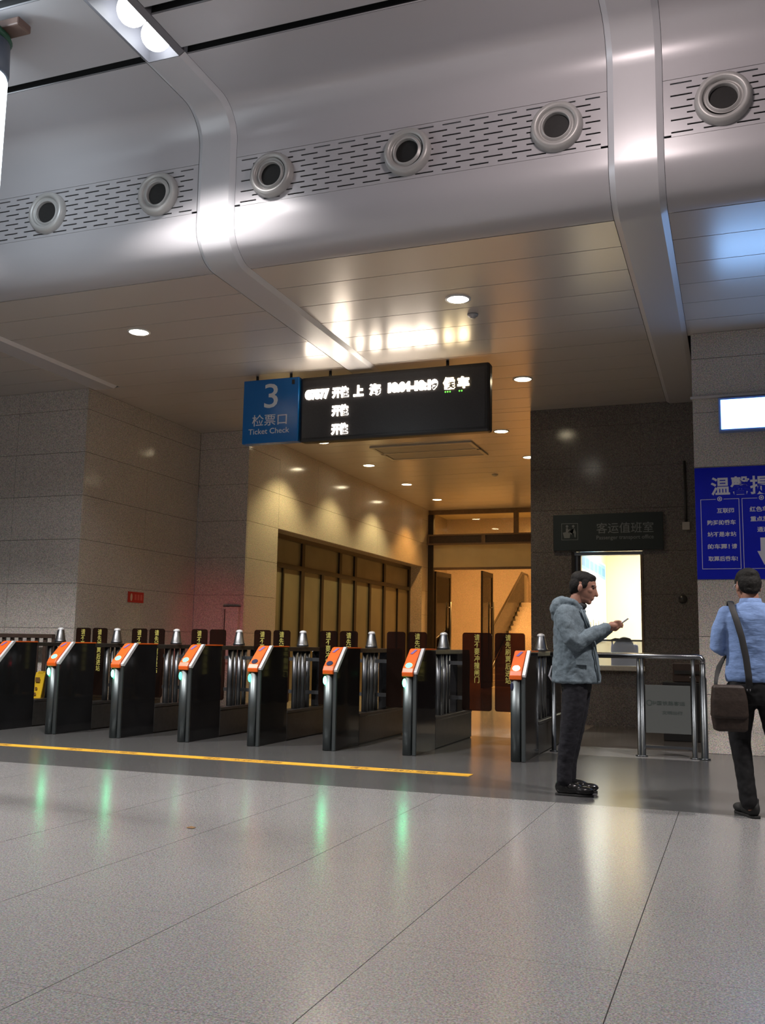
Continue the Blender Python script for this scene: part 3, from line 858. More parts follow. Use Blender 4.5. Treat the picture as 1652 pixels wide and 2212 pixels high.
# ------------------------------------------------------------------ duty office: sign, window, room
osg = empty('office_sign', (0, 0, 0), label='dark sign board with pictogram above the office window', cat='sign')
bx('board', M['office_sign'], osg, -2.487, -.93, YW - .06, YW - .001, 2.492, 3.025, .006)
fit_text('客运值班室', .80, .155, M['office_text'], osg, (-1.46, YW - .061, 2.81), bold=.004)
fit_text('Passenger transport office', .80, .075, M['office_text'], osg, (-1.46, YW - .061, 2.665), bold=.006)
for a in ((-2.365, -2.125, 2.885, 2.892), (-2.365, -2.125, 2.645, 2.652), (-2.365, -2.358, 2.652, 2.885), (-2.132, -2.125, 2.652, 2.885)):
    bx('pictogram_border', M['office_text'], osg, a[0], a[1], YW - .062, YW - .060, a[2], a[3])
def picto(pts): return MB().prism(pts, 'y', YW - .063, YW - .0605).build('pictogram', M['office_text'], osg)
picto([(-2.345, 2.755), (-2.30, 2.765), (-2.235, 2.742), (-2.245, 2.675), (-2.325, 2.675)])
picto([(-2.30, 2.76), (-2.298, 2.82), (-2.275, 2.825), (-2.262, 2.795), (-2.235, 2.81), (-2.232, 2.80), (-2.262, 2.775), (-2.262, 2.755)])
picto([(-2.205, 2.82), (-2.18, 2.825), (-2.155, 2.76), (-2.16, 2.685), (-2.175, 2.685), (-2.18, 2.75), (-2.205, 2.74), (-2.245, 2.765), (-2.25, 2.755), (-2.21, 2.715)])
for x in (-2.283, -2.192):
    MB().lathe([(0, 0), (.019, 0), (.019, .002), (0, .002)], (x, YW - .063, 2.848), 16, 'y').build('pictogram', M['office_text'], osg)

window = empty('window_2', label='bright duty office window in the brown wall', kind='structure')
bx('window_frame', M['frame_dark'], window, OX0, OX0 + .045, YW - .02, YW + .12, OZ0, OZ1)
bx('window_frame', M['steel'], window, OX0 + .046, OX0 + .085, YW + .03, YW + .10, OZ0, OZ1 - .05)
bx('window_frame', M['frame_dark'], window, OX0 + .086, OX0 + .13, YW + .02, YW + .12, OZ0, OZ1 - .05)
bx('window_frame', M['steel'], window, OX0 + .045, OX1, YW - .02, YW + .12, OZ1 - .048, OZ1)
bx('window_frame', M['frame_bronze'], window, OX1 - .03, OX1, YW - .02, YW + .12, OZ0, OZ1 - .05)
bx('window_ledge', M['ledge'], window, OX0 - .02, OX1 + .01, YW - .10, YW + .25, .775, .845, .012)
bx('lower_pane', M['glass_frost'], window, OX0 + .13, OX1 - .03, YW + .05, YW + .06, .846, 1.19)
bx('pane_rail', M['steel'], window, OX0 + .13, OX1 - .03, YW + .03, YW + .08, 1.19, 1.215)

wall_office = empty('wall_office', label='cream painted walls of the lit duty office', kind='structure')
bx('office_wall_face', M['office_wall'], wall_office, -2.4, 1.5, 17.7, 17.8, 0, 3.2)
bx('office_wall_face', M['office_wall'], wall_office, -2.28, -2.18, YW + .13, 17.7, 0, 3.2)
bx('office_wall_face', M['office_wall'], wall_office, 1.4, 1.5, YW + .13, 17.7, 0, 3.2)
bx('office_ceiling_face', M['office_white'], wall_office, -2.4, 1.5, YW + .13, 17.8, 3.2, 3.25)
brd = empty('wall_board', (-2.17, 15.9, 1.2), label='white wall board with cyan header inside the office', cat='board')
bx('board_panel', M['office_white'], brd, -.009, .012, -1.5, 1.45, 0, 1.36, .003)
bx('board_header', M['cyan'], brd, .0125, .0135, -1.45, 1.40, 1.08, 1.33)
for k in range(6): bx('header_print', M['cyan_dark'], brd, .0137, .0142, -1.40 + k * .47, -1.04 + k * .47, 1.13, 1.27)
for k in range(8): bx('board_print', M['office_text'], brd, .0125, .0135, -1.2 + k * .31, -1.05 + k * .31, .12 + .05 * (k % 3), .30 + .04 * (k % 2))
chair = empty('office_chair', (-1.60, 15.0, 0), label='navy office chair seen through the frosted counter glass', cat='chair')
bx('backrest', M['navy'], chair, -.20, .20, -.05, .05, .72, 1.15, .03)
bx('seat', M['navy'], chair, -.24, .24, .06, .52, .44, .52, .03)
bx('seat_post', M['black'], chair, -.03, .03, .26, .32, .08, .44)
bx('back_post', M['black'], chair, -.04, .04, -.03, .03, .48, .72)
for k in range(5):
    a = 2 * PI * k / 5
    MB().tube([(0, .29, .08), (.27 * math.cos(a), .29 + .27 * math.sin(a), .03)], .025, 8).build('base_spoke', M['black'], chair, smooth=True)
bag2 = empty('shoulder_bag', (-1.52, 14.32, 1.0), label='small black rounded bag showing above the frosted glass', cat='bag')
bag2.location = (-1.55, 14.42, .845)
b2 = MB(); b2.loft([(0, 0, 0, .17, .06), (0, 0, .2, .17, .06), (0, 0, .32, .14, .05), (.02, 0, .395, .08, .04), (.02, 0, .415, .03, .02)], 24)
link('bag_body', remesh(b2, .012, 6), M['black'], bag2)
MB().tube([(-.16, 0, .30), (-.17, 0, .37), (-.12, 0, .385), (-.05, 0, .38)], .012, 8).build('bag_handle', M['black'], bag2, smooth=True)
olamp = empty('office_lamp', (-1.0, 15.9, 3.17), label='lit ceiling panel inside the duty office', cat='lamp')
bx('lamp_body', M['lamp_ring'], olamp, -.62, .62, -.32, .32, 0, .028)
bx('lamp_lens', M['lens_white'], olamp, -.58, .58, -.28, .28, -.006, 0)
ol = bpy.data.lights.new('office_light', 'AREA'); ol.energy = OFFICE_W; ol.shape = 'RECTANGLE'; ol.size = 1.1; ol.size_y = .5; ol.color = (1, .95, .82)
oo = bpy.data.objects.new('office_light', ol); COL.objects.link(oo); oo.parent = olamp; oo.location = (0, 0, -.02)
added_lamp = empty('added_desk_lamp', (-.75, 16.9, .78), label='unseen added desk lamp brightening the office back wall', cat='lamp')  # fixture added out of view to brighten the back wall
MB().lathe([(0, 0), (.09, 0), (.09, .02), (.015, .03), (.015, .3), (.0, .3)], seg=20).build('lamp_stand', M['steel'], added_lamp, smooth=True)
MB().lathe([(.03, .42), (.12, .30)], seg=20).build('lamp_shade', M['office_white'], added_lamp, smooth=True)
desk = empty('office_desk', (-.75, 16.95, 0), label='desk inside the office below the window sill', cat='desk')
bx('desk_top', M['office_white'], desk, -.9, .9, -.35, .5, .74, .78, .004)
for sx in (-.86, .82):
    bx('desk_side', M['office_white'], desk, sx, sx + .04, -.3, .45, 0, .74)
spot('added_back_wall_light', (0, 0, .3), 70, (1, .96, .84), math.radians(150), .5, .06, added_lamp, (-.35, .8, .35))  # added beam thrown onto the office back wall

# ------------------------------------------------------------------ notice board and light box on the right pillar
nb = empty('notice_board', (0, 0, 0), label='deep blue notice board with white Chinese print on the pillar', cat='notice board')
yn = YP - .012
bx('board', M['notice'], nb, -.383, 1.62, yn, YP - .001, 1.855, 3.088)
fit_text('温馨提示', .80, .205, M['notice_text'], nb, (.184, yn - .001, 2.875), bold=.022)
def line_box(x0, x1, z0, z1, gap):
    w = .0055; y0, y1 = yn - .0015, yn
    xm = (x0 + x1) / 2
    bx('rule_line', M['notice_text'], nb, x0, xm - gap, y0, y1, z1 - w, z1); bx('rule_line', M['notice_text'], nb, xm + gap, x1, y0, y1, z1 - w, z1)
    bx('rule_line', M['notice_text'], nb, x0, x1, y0, y1, z0, z0 + w)
    bx('rule_line', M['notice_text'], nb, x0, x0 + w, y0, y1, z0 + w, z1 - w); bx('rule_line', M['notice_text'], nb, x1 - w, x1, y0, y1, z0 + w, z1 - w)
    MB().lathe([(.018, 0), (.026, 0), (.026, .002), (.018, .002)], (xm, yn - .002, z1), 20, 'y').build('round_badge', M['notice_text'], nb)
    MB().lathe([(.0, 0), (.011, 0), (.011, .0015), (0, .0015)], (xm, yn - .0015, z1), 12, 'y').build('badge_mark', M['notice_text'], nb)
line_box(-.328, .072, 1.965, 2.735, .04)
line_box(.098, .498, 1.965, 2.735, .04)
line_box(.524, 1.40, 1.965, 2.735, .04)
for s, w, xc, z in (('互联网', .175, -.072, 2.605), ('购买的乘车', .295, -.118, 2.475), ('站不是本站', .295, -.116, 2.345), ('的车票！', .225, -.152, 2.212), ('请', .055, .008, 2.212), ('取票后乘车!', .300, -.112, 2.078)):
    fit_text(s, w, .056, M['notice_text'], nb, (xc, yn - .001, z), bold=.022)
for s, w, xc, z in (('红色车票', .25, .30, 2.612), ('重点旅客', .25, .305, 2.505), ('通道', .12, .305, 2.39)):
    fit_text(s, w, .058, M['notice_text'], nb, (xc, yn - .001, z), bold=.022)
MB().prism([(.272, 2.30), (.338, 2.30), (.338, 2.155), (.372, 2.155), (.305, 2.005), (.238, 2.155), (.272, 2.155)], 'y', yn - .0015, yn).build('arrow', M['notice_text'], nb)

lb = empty('light_box', (0, 0, 0), label='glowing white sign box above the blue notice board', cat='light box')
bx('box_frame', M['lightbox_edge'], lb, -.112, 1.5, YP - .10, YP - .001, 3.468, 3.848, .004)
bx('lit_face', M['lightbox'], lb, -.085, 1.47, YP - .104, YP - .10, 3.494, 3.822)
cond = empty('wall_conduit', (0, 0, 0), label='thin cable conduit on the dark wall beside the pillar', cat='conduit')
MB().tube([(-.62, YW - .02, 2.86), (-.62, YW - .02, 3.75)], .018, 8).build('pipe', M['gunmetal'], cond, smooth=True)
bx('junction_box', M['diffuser'], cond, -.67, -.57, YW - .05, YW - .001, 2.76, 2.87, .004)
sw = empty('door_plate', (0, 0, 0), label='small round fitting on the dark wall', cat='wall fitting')
MB().lathe([(0, 0), (.06, 0), (.055, -.02), (0, -.025)], (-.69, YW - .001, 1.79), 20, 'y').build('disc', M['gunmetal'], sw, smooth=True)

# ------------------------------------------------------------------ red plate, fence, wet floor sign
rp = empty('fire_plate', (0, 0, 0), label='small red plate with pale pictogram on the pillar side', cat='plate')
bx('plate', M['red_sign'], rp, XL + .001, XL + .010, 12.16, 12.56, 1.652, 1.812)
MB().ell((XL + .011, 12.24, 1.728), (.003, .028, .058), 14, 10).build('pictogram', M['red_sign_text'], rp)
for k in range(3):
    bx('plate_mark', M['red_sign_text2'], rp, XL + .0102, XL + .0115, 12.32 + k * .075, 12.37 + k * .075, 1.69, 1.775)
tube_w = empty('wall_pipe_box', (0, 0, 0), label='narrow cabinet on the reddish wall by the corridor corner', cat='cabinet')
bx('cabinet_body', M['beige'], tube_w, -7.93, -7.66, YW - .07, YW - .001, .75, 1.66, .004)
bx('cabinet_door', M['gunmetal'], tube_w, -7.915, -7.90, YW - .074, YW - .0705, .78, 1.62)
bx('cabinet_top', M['gunmetal'], tube_w, -7.94, -7.65, YW - .08, YW - .001, 1.661, 1.675)

fence = empty('low_fence', (0, 0, 0), label='dark brown topped low fence in front of the pale pillar', cat='fence')
bx('top_rail', M['wood'], fence, -10.6, -8.72, 10.72, 10.80, 1.095, 1.150, .004)
bx('mid_rail', M['wood'], fence, -10.6, -8.72, 10.74, 10.78, 1.00, 1.035)
bx('low_rail', M['wood'], fence, -10.6, -8.72, 10.74, 10.78, .12, .16)
for k in range(14):
    x = -10.56 + k * .14
    bx('baluster', M['wood'], fence, x, x + .05, 10.745, 10.775, .0 if k % 6 == 0 else .16, 1.095)
wf = empty('wet_floor_sign', (-8.665, 10.50, 0), -.15, label='yellow folding floor sign standing behind the cut-off gate', cat='floor sign')
for s in (-1, 1):
    MB().add([(-.11, s * .16, 0), (.11, s * .16, 0), (.085, s * .015, .645), (-.085, s * .015, .645), (-.11, s * .16 + .01, 0), (.11, s * .16 + .01, 0), (.085, s * .015 + .01, .645), (-.085, s * .015 + .01, .645)],
             [(0, 1, 2, 3), (4, 5, 6, 7), (0, 1, 5, 4), (1, 2, 6, 5), (2, 3, 7, 6), (3, 0, 4, 7)]).build('board', M['yellow'], wf)
bx('grip', M['yellow'], wf, -.05, .05, -.02, .03, .63, .66, .004)
bl_ = bx('print_mark', M['tape_text'], wf, -.045, .035, -.060, -.056, .52, .58)
for z in (.42, .35, .28):
    bx('print_mark', M['tape_text'], wf, -.02, .015, -.060 - (.5 - z) * .24, -.056 - (.5 - z) * .24, z, z + .035)

# ------------------------------------------------------------------ steel rail beside the office
rail = empty('guard_rail', (0, 0, 0), label='stainless steel guard rail with frosted printed plate', cat='guard rail')
YR = 10.36
MB().tube([(-1.88, YR, 1.02), (-.39, YR, 1.02), (-.352, YR, 1.012), (-.335, YR, .985), (-.335, YR, .95)], .030, 14).build('top_rail', M['chrome'], rail, smooth=True)
M['rail_post'] = plain('dull steel post', (.10, .11, .118), .34, 1.0)
for x, r in ((-.972, .020), (-.935, .027), (-.335, .036), (-.43, .026), (-1.85, .026)):
    MB().lathe([(0, .0), (r + .02, 0), (r + .02, .012), (r, .014), (r, .80), (r * .75, .82), (r * .75, 1.0), (0, 1.0)], (x, YR, 0), 18).build('post', M['rail_post'], rail, smooth=True)
bx('rail_plate', M['grey_plate'], rail, -.905, -.46, YR - .006, YR + .006, .24, .725, .002)
bx('low_bar', M['steel'], rail, -.93, -.43, YR - .012, YR + .012, .09, .115)
fit_text('中国铁路客运', .33, .042, M['plate_text'], rail, (-.68, YR - .0075, .545), bold=.004)
fit_text('文明出行', .20, .036, M['plate_text'], rail, (-.64, YR - .0075, .45), bold=.004)
MB().lathe([(.022, 0), (.03, 0), (.03, .001), (.022, .001)], (-.865, YR - .0085, .545), 20, 'y').build('plate_logo', M['plate_text'], rail)
case = empty('equipment_case', (0, 0, 0), label='dark equipment case standing behind the guard rail', cat='case')
bx('case_body', M['black'], case, -.86, -.40, 12.2, 12.7, 0, .70, .01)
bx('case_top', M['wood'], case, -.74, -.40, 12.2, 12.7, .705, .93, .01)
bx('case_shelf', M['gunmetal'], case, -.72, -.41, 12.17, 12.199, .80, .84)
bx('case_lamp', M['vent'], case, -.545, -.53, 12.17, 12.199, .755, .77)

# ------------------------------------------------------------------ lit column at the picture edge
lc = empty('light_column', (-5.61, 5.6, 0), label='tall glowing column at the upper picture edge', cat='light column')
MB().lathe([(0, 0), (.17, 0), (.17, .5), (.12, .52), (.12, 5.9), (0, 5.9)], seg=28).build('column_core', M['column_body'], lc, smooth=True)
MB().lathe([(.12, 3.2), (.195, 3.2), (.205, 3.22), (.205, 5.58), (.195, 5.61), (.12, 5.61)], seg=32).build('lit_sleeve', M['column_light'], lc, smooth=True)
MB().lathe([(.12, 5.612), (.205, 5.612), (.215, 5.64), (.205, 5.90), (.12, 5.92)], seg=32).build('head_casing', M['column_body'], lc, smooth=True)
MB().lathe([(.12, 5.90), (.20, 5.905), (.22, 5.93), (.20, 5.98), (.1, 5.98)], seg=32).build('green_trim', M['column_green'], lc, smooth=True)
bx('cap', M['column_cap'], lc, -.30, .37, -.03, .12, 5.965, 6.035, .012)
MB().tube([(.13, -.1, 4.37), (.225, -.1, 4.31)], [.02, .004], 8).build('bracket', M['vent'], lc, smooth=True)

# lobby and corridor glow
lob = empty('lobby_lamp', (-6.6, 26.3, 5.38), label='warm ceiling lamp panel of the lobby beyond the screen', cat='lamp')
bx('lamp_lens', M['lamp_glow_warm'], lob, -.25, .25, -.25, .25, -.01, .015)
ll = bpy.data.lights.new('lobby_light', 'AREA'); ll.energy = LOBBY_W; ll.size = 1.5; ll.color = (1.0, .50, .14)
lo = bpy.data.objects.new('lobby_light', ll); COL.objects.link(lo); lo.parent = lob; lo.location = (0, 0, -.05)

# ------------------------------------------------------------------ people
M['skin'] = plain('skin', (.30, .15, .105), .55, 0, .35, noise=.08, nscale=25)
M['hair'] = plain('black hair', (.010, .009, .008), .7, 0, .2, noise=.4, nscale=120, bump=.3, bscale=160)
M['jacket'] = plain('blue grey melange jacket', (.115, .148, .172), .85, 0, .25, noise=.25, nscale=110, bump=.55, bscale=9, stretch=(1, 1, 2.2))
M['jacket_trim'] = plain('dark jacket edge', (.10, .13, .15), .85)
M['jeans'] = plain('near black trousers', (.012, .012, .016), .8, 0, .25, noise=.3, nscale=40, bump=.5, bscale=7, stretch=(1, 1, 2.5))
M['trousers'] = plain('black trousers', (.008, .008, .009), .75, 0, .25, noise=.3, nscale=30, bump=.2, bscale=20)
M['shirt'] = plain('light blue shirt', (.17, .26, .48), .8, 0, .25, noise=.10, nscale=60, bump=.8, bscale=8, stretch=(1, 1, 3.2))
M['leather'] = plain('black shoe leather', (.010, .010, .010), .16, 0, .6)
M['sole'] = plain('dark sole', (.008, .008, .008), .7)
M['dark_tee'] = plain('dark undershirt', (.02, .02, .022), .9)
M['bag_brown'] = plain('dark brown bag leather', (.026, .017, .013), .55, 0, .3, noise=.25, nscale=30, bump=.15, bscale=60)
M['strap'] = plain('black strap webbing', (.009, .009, .010), .7)
M['eye'] = plain('dark eye', (.012, .010, .010), .2)
M['phone_body'] = plain('pale phone case', (.55, .55, .55), .3)
M['phone_screen'] = emit('lit phone screen', (.85, .85, 1.0), 2.2)
M['white_cloth'] = plain('white cloth', (.62, .62, .66), .8)

def shoe(parent, loc, rz, m=None, length=.28):
    k = length / .28
    mb = MB()
    mb.ell((.085 * k, 0, .040), (.085 * k, .046, .034), 18, 10); mb.ell((.0, 0, .050), (.09 * k, .040, .046), 18, 10)
    mb.ell((-.065 * k, 0, .060), (.062 * k, .040, .058), 18, 10); mb.loft([(-.055, 0, .05, .05, .040), (-.058, 0, .125, .046, .044)], 18)
    s = link('shoe', remesh(mb, .007, 4), m or M['leather'], parent, loc, (0, 0, rz))
    sl = MB().prism([(-.122 * k, -.018), (-.10 * k, -.034), (-.03 * k, -.033), (.06 * k, -.042), (.12 * k, -.036), (.160 * k, -.012), (.160 * k, .012), (.12 * k, .036), (.06 * k, .042), (-.03 * k, .033), (-.10 * k, .034), (-.122 * k, .018)], 'z', 0, .016)
    sl.build('sole', M['sole'], s, .003)
    return s

def head_parts(mb, c, tilt, turn):
    """head facing local +x, base shapes rotated about the head centre"""
    R = Matrix.Rotation(turn, 4, 'Z') @ Matrix.Rotation(tilt, 4, 'Y')
    R3 = R.to_3x3()
    def P(x, y, z): return Vector(c) + R3 @ Vector((x, y, z))
    mb.ell(P(-.005, 0, .02), (.098, .076, .092), 24, 16, R3)
    mb.ell(P(.030, 0, -.030), (.068, .062, .090), 22, 14, R3)
    mb.ell(P(.030, 0, -.088), (.052, .050, .036), 18, 10, R3)
    mb.ell(P(.068, 0, -.108), (.022, .026, .020), 14, 8, R3)
    mb.ell(P(.078, 0, .020), (.022, .048, .015), 16, 8, R3)
    mb.limb([P(.090, 0, .012), P(.104, 0, -.022), P(.113, 0, -.042)], [.009, .013, .016], 12)
    mb.ell(P(.094, 0, -.048), (.014, .019, .009), 12, 8, R3)
    mb.ell(P(.090, 0, -.070), (.014, .023, .007), 12, 8, R3)
    mb.ell(P(.087, 0, -.083), (.014, .021, .008), 12, 8, R3)
    for s in (-1, 1):
        mb.ell(P(.055, s * .040, -.020), (.030, .022, .025), 14, 8, R3)
        mb.ell(P(-.012, s * .074, -.020), (.017, .010, .029), 14, 10, R3)
        mb.ell(P(-.006, s * .077, -.008), (.014, .008, .016), 12, 8, R3)
    return P, R3

def hair_mesh(P, R3):
    mb = MB()
    mb.ell(P(-.014, 0, .052), (.098, .079, .066), 24, 14, R3)
    mb.ell(P(-.045, 0, .005), (.066, .079, .085), 22, 14, R3)
    mb.ell(P(.026, 0, .080), (.058, .060, .030), 20, 10, R3)
    mb.ell(P(-.072, 0, -.045), (.024, .052, .038), 18, 10, R3)
    for s in (-1, 1):
        mb.ell(P(.012, s * .066, .022), (.028, .016, .042), 14, 10, R3)
    return remesh(mb, .006, 3, .006, .02, 1)

def hand(mb, wrist, palm_dir, across, down, thumb_side=1, curl=1.0):
    """palm with four unequal bent fingers and a thumb leaving the side of the palm"""
    w = Vector(wrist); d = Vector(palm_dir).normalized(); a = Vector(across).normalized(); n = Vector(down).normalized()
    mb.limb([w, w + d * .045], [.026, .032], 14, .62, a)
    mb.ell(w + d * .052, (.034, .030, .026), 14, 10)
    L = [.85, 1.0, .94, .76]
    for i in range(4):
        b = w + d * .075 + a * ((i - 1.5) * .0175)
        k = L[i]
        p1 = b + (d * .9 + n * .35 * curl) * .030 * k
        p2 = p1 + (d * .45 + n * .9 * curl) * .022 * k
        p3 = p2 + (d * -.25 + n * .95 * curl) * .016 * k
        mb.limb([b, p1, p2, p3], [.0095, .0092, .0085, .0072], 10)
    t0 = w + d * .025 + a * thumb_side * -.024
    t1 = t0 + (d * .6 - a * thumb_side * .5 - n * .25).normalized() * .030
    t2 = t1 + (d * .95 - n * .1 + a * thumb_side * .25).normalized() * .028
    mb.limb([t0, t1, t2], [.0125, .011, .0088], 10)

# --- man in grey jacket looking at his phone (local x is forward, y is away from the camera side)
p1 = empty('person', (-1.19, 7.49, 0), 0.0, label='person in grey hooded jacket and black trousers looking at phone', cat='person')
mb = MB()
P, R3 = head_parts(mb, (.088, 0, 1.565), math.radians(14), 0)
mb.limb([(.055, 0, 1.50), (.015, 0, 1.40)], [.054, .062], 18)
mb.loft([(0, 0, .86, .09, .13), (0, 0, 1.1, .10, .14), (-.01, 0, 1.33, .09, .16), (0, 0, 1.42, .05, .06)], 20)
for s in (-1, 1):
    mb.limb([(-.02, s * .15, 1.35), (.045, s * .215, 1.14), (.17, s * .15, 1.20), (.275, s * .078, 1.252)], [.05, .042, .034, .026], 14)
    mb.limb([(.02, s * .09, .88), (-.01, s * .10, .48), (-.055, s * .10, .08)], [.085, .055, .035], 14)
hand(mb, (.268, -.078, 1.250), (.86, .28, .30), (-.15, -.55, .75), (.30, .85, -.25), 1, .8)
hand(mb, (.268, .078, 1.250), (.86, -.28, .30), (-.15, .55, .75), (.30, -.85, -.25), 1, .8)
link('body', remesh(mb, .0055, 3), M['skin'], p1)
link('hair', hair_mesh(P, R3), M['hair'], p1)
for s in (-1, 1):
    MB().ell(P(.080, s * .030, .002), (.010, .013, .006), 10, 8, R3).build('eye', M['eye'], p1, smooth=True)
    MB().limb([P(.090, s * .014, .020), P(.086, s * .034, .024), P(.072, s * .050, .018)], .005, 8).build('eyebrow', M['hair'], p1, smooth=True)
jk = MB()
jk.loft([(.030, 0, .828, .178, .195), (.028, 0, .84, .186, .202), (.024, 0, .95, .178, .195), (.018, 0, 1.10, .162, .188), (.0, 0, 1.24, .142, .196), (-.018, 0, 1.335, .122, .198), (-.022, 0, 1.395, .095, .150), (-.012, 0, 1.435, .075, .085)], 30)
for s in (-1, 1):
    jk.limb([(-.028, s * .165, 1.345), (-.012, s * .205, 1.26), (.035, s * .228, 1.145), (.06, s * .222, 1.125), (.165, s * .158, 1.192), (.262, s * .088, 1.245)], [.076, .072, .066, .064, .054, .041], 18)
jk.limb([(.072, -.060, 1.395), (.02, -.090, 1.440), (-.060, -.070, 1.450), (-.092, 0, 1.452), (-.060, .070, 1.450), (.02, .090, 1.440), (.072, .060, 1.395)], [.022, .030, .036, .040, .036, .030, .022], 14)
jk.ell((-.105, 0, 1.400), (.060, .120, .085), 20, 12, Matrix.Rotation(.25, 3, 'Y'))
jk.ell((-.125, 0, 1.335), (.035, .085, .050), 18, 10)
jacket = link('jacket', remesh(jk, .0075, 3, .020, .055, 2), M['jacket'], p1)
MB().tube([(.085, -.10, 1.385), (.118, -.105, 1.30), (.150, -.10, 1.20), (.178, -.095, 1.08), (.200, -.09, .95), (.206, -.085, .85)], .008, 8).build('front_edge', M['jacket_trim'], jacket, smooth=True)
MB().limb([(.105, -.085, 1.37), (.135, -.10, 1.29), (.150, -.105, 1.235)], [.014, .026, .010], 10, .35, (0, 1, 0)).build('lapel', M['jacket'], jacket, smooth=True)
MB().add([(.055, -.194, 1.005), (.150, -.160, .998), (.150, -.164, .965), (.055, -.199, .970), (.055, -.200, 1.005), (.152, -.167, .998), (.152, -.171, .965), (.055, -.207, .970)],
         [(0, 1, 2, 3), (4, 5, 6, 7), (0, 1, 5, 4), (1, 2, 6, 5), (2, 3, 7, 6), (3, 0, 4, 7)]).build('pocket_flap', M['jacket'], jacket)
MB().ell((.052, 0, 1.415), (.062, .062, .034), 18, 10).build('undershirt', M['dark_tee'], p1, smooth=True)
MB().add([(-.158, -.04, .955), (-.150, .02, .955), (-.185, -.03, .875), (-.172, .03, .86), (-.165, 0, .835), (-.150, -.04, .955), (-.142, .02, .955), (-.172, -.03, .875), (-.160, .03, .86), (-.152, 0, .835)],
         [(0, 1, 3, 4, 2), (5, 6, 8, 9, 7), (0, 1, 6, 5), (1, 3, 8, 6), (3, 4, 9, 8), (4, 2, 7, 9), (2, 0, 5, 7)]).build('shirt_tail', M['white_cloth'], p1)
pt = MB()
pt.loft([(.02, 0, .92, .13, .16), (.03, 0, .84, .118, .168), (.025, 0, .76, .11, .165)], 26)
for s in (-1, 1):
    pt.limb([(.035, s * .085, .84), (.012, s * .095, .62), (-.018, s * .10, .42), (-.048, s * .10, .24), (-.055, s * .10, .10)], [.100, .088, .072, .060, .056], 18)
link('trousers', remesh(pt, .008, 4, .012, .06, 3), M['jeans'], p1)
shoe(p1, (.0, -.10, 0), 0.0); shoe(p1, (.0, .115, 0), .05)
ph = empty('smartphone', (-1.19 + .375, 7.49, 1.288), label='pale smartphone held in both hands by the man in grey', cat='phone')
ph.rotation_euler = (0, math.radians(-36), 0)
bx('phone_case', M['phone_body'], ph, -.058, .058, -.030, .030, -.0045, .0045, .003)
bx('phone_display', M['phone_screen'], ph, -.048, .050, -.027, .027, .0046, .0052)

# --- man in blue shirt seen from behind (local y is forward, away from the camera)
p2 = empty('person', (.08, 7.0, 0), 0.0, label='person in light blue shirt seen from behind wearing a shoulder bag', cat='person')
mb = MB()
P, R3 = head_parts(mb, (.002, .015, 1.535), math.radians(16), math.radians(108))
mb.limb([(.012, -.008, 1.47), (.018, -.012, 1.39)], [.056, .064], 18)
mb.loft([(.03, 0, .88, .13, .09), (.03, 0, 1.1, .14, .10), (.02, 0, 1.33, .15, .09), (.018, 0, 1.41, .06, .055)], 20)
mb.limb([(-.13, 0, 1.34), (-.20, -.02, 1.11), (-.13, .16, 1.12), (-.085, .235, 1.16)], [.036, .032, .030, .025], 14)
mb.limb([(.19, 0, 1.34), (.25, -.02, 1.10), (.17, .16, 1.11), (.11, .235, 1.15)], [.036, .032, .030, .025], 14)
mb.limb([(-.055, 0, .86), (-.085, .02, .50), (-.035, -.03, .08)], [.085, .055, .035], 14)
mb.limb([(.115, 0, .86), (.165, .05, .48), (.275, .10, .08)], [.085, .055, .035], 14)
hand(mb, (-.085, .235, 1.16), (.45, .75, .25), (.3, -.2, .9), (.75, -.5, 0), 1, .9)
hand(mb, (.11, .235, 1.15), (-.45, .75, .25), (-.3, -.2, .9), (-.75, -.5, 0), 1, .9)
link('body', remesh(mb, .0055, 3), M['skin'], p2)
link('hair', hair_mesh(P, R3), M['hair'], p2)
for s in (-1, 1):
    MB().ell(P(.080, s * .030, .002), (.010, .013, .006), 10, 8, R3).build('eye', M['eye'], p2, smooth=True)
MB().tube([P(-.01, .084, .006), P(.05, .080, .006), P(.098, .062, .004)], .0025, 6).build('glasses_arm', M['white_cloth'], p2, smooth=True)
sh = MB()
sh.loft([(.035, 0, .885, .190, .125), (.032, 0, .91, .196, .132), (.030, 0, .96, .192, .130), (.030, 0, 1.08, .180, .124), (.028, 0, 1.22, .182, .126), (.022, -.005, 1.32, .196, .120), (.020, -.008, 1.375, .150, .095), (.018, -.010, 1.42, .082, .074)], 30)
sh.limb([(-.135, 0, 1.335), (-.185, -.010, 1.23), (-.203, -.02, 1.115), (-.175, .07, 1.105), (-.125, .175, 1.125)], [.066, .060, .056, .052, .042], 16)
sh.limb([(.180, 0, 1.335), (.235, -.010, 1.23), (.250, -.02, 1.105), (.22, .07, 1.10), (.15, .175, 1.12)], [.066, .060, .056, .052, .042], 16)
shirt = link('shirt', remesh(sh, .008, 3, .012, .09, 4), M['shirt'], p2)
cl = [(.016 + .070 * math.cos(a), -.008 + .070 * math.sin(a)) for a in [2 * PI * i / 24 for i in range(24)]]
ring = MB()
ring.lathe([(.074, 1.395), (.076, 1.415), (.067, 1.448), (.063, 1.448), (.066, 1.415), (.066, 1.395)], (.016, -.010, 0), 28).build('collar', M['shirt'], shirt, smooth=True)
pt = MB()
pt.loft([(.032, 0, .96, .170, .108), (.032, 0, .88, .178, .122), (.032, 0, .80, .180, .125), (.03, 0, .74, .165, .115)], 28)
pt.limb([(-.058, 0, .83), (-.075, .01, .66), (-.083, .02, .50), (-.060, 0, .30), (-.038, -.025, .10)], [.105, .088, .070, .060, .056], 18)
pt.limb([(.118, 0, .83), (.135, .02, .66), (.165, .05, .48), (.225, .08, .28), (.272, .10, .10)], [.105, .088, .072, .062, .056], 18)
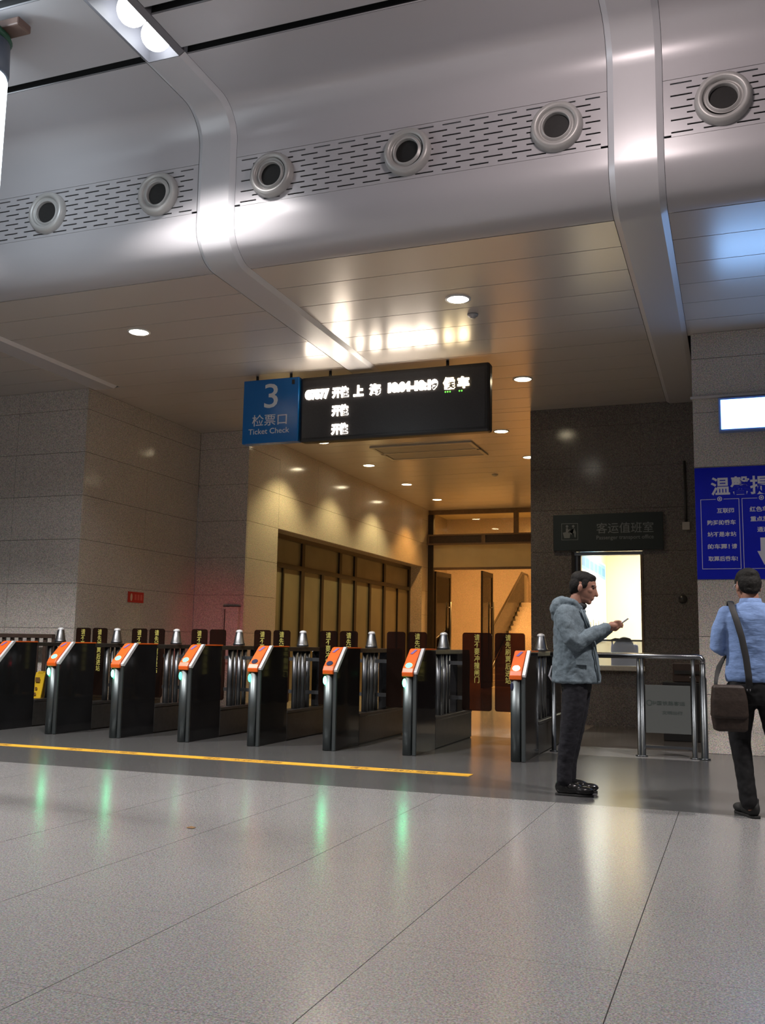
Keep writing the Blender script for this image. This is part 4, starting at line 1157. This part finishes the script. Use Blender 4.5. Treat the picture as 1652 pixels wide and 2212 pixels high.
link('trousers', remesh(pt, .008, 4, .012, .06, 5), M['trousers'], p2)
shoe(p2, (-.045, .055, 0), math.radians(118), M['sole']); shoe(p2, (.27, .16, 0), math.radians(80), M['sole'])

bag = empty('messenger_bag', (.08 - .137, 6.835, .565), math.radians(14), label='dark brown shoulder bag hanging at the hip of the man in blue', cat='bag')
b = MB()
b.loft([(.005, 0, 0, .085, .030), (.0, 0, .012, .108, .040), (-.002, 0, .10, .116, .044), (-.004, 0, .20, .112, .040), (-.006, 0, .285, .100, .030), (-.006, 0, .297, .090, .018)], 32, 5)
link('bag_body', remesh(b, .006, 3, .008, .07, 6), M['bag_brown'], bag)
fl = MB()
fl.loft([(-.004, -.004, .085, .106, .047), (-.004, -.004, .10, .118, .0505), (-.004, -.002, .20, .115, .047), (-.006, 0, .29, .104, .036), (-.006, 0, .304, .092, .018)], 32, 5)
link('bag_flap', remesh(fl, .006, 2), M['bag_brown'], bag)
bag_inv = (Matrix.Translation((-.137, -.165, .565)) @ Matrix.Rotation(math.radians(14), 4, 'Z')).inverted()
def bag_path(pts): return [bag_inv @ Vector(p) for p in pts]
MB().tube(bag_path([(-.012, -.168, .845), (-.014, -.166, .93), (-.026, -.158, 1.05), (-.048, -.156, 1.18), (-.076, -.146, 1.29), (-.098, -.118, 1.365), (-.110, -.065, 1.415), (-.115, -.005, 1.428), (-.118, .06, 1.410), (-.122, .125, 1.34), (-.128, .155, 1.22), (-.14, .155, 1.08)]), .022, 10, .16, (1, 0, 0)).build('strap', M['strap'], bag, smooth=True)
MB().tube(bag_path([(-.14, .155, 1.085), (-.175, .115, 1.03), (-.196, .04, .99), (-.208, -.04, .95), (-.218, -.11, .90), (-.222, -.160, .85)]), .020, 10, .16, (0, 1, .4)).build('strap', M['strap'], bag, smooth=True)
for x in (.108, .128):
    MB().tube([(x, -.022, .262), (x, -.030, .285), (x, -.022, .305)], .005, 8).build('buckle', M['chrome'], bag, smooth=True)

# ------------------------------------------------------------------ small dark scrap on the pale floor
sx, sy = -3.062, 5.104
sp = MB().add([(-.022, -.012, .0008), (.02, -.016, .0008), (.03, .006, .004), (-.005, .014, .007), (-.03, .006, .0008), (-.022, -.012, .003), (.02, -.016, .003), (.03, .006, .007), (-.005, .014, .010), (-.03, .006, .003)],
              [(0, 1, 2, 3, 4), (5, 6, 7, 8, 9), (0, 1, 6, 5), (1, 2, 7, 6), (2, 3, 8, 7), (3, 4, 9, 8), (4, 0, 5, 9)]).build('litter_scrap', M['tape_text'])
sp.location = (sx, sy, 0)
prop(sp, 'small dark scrap lying alone on the pale floor', 'litter')
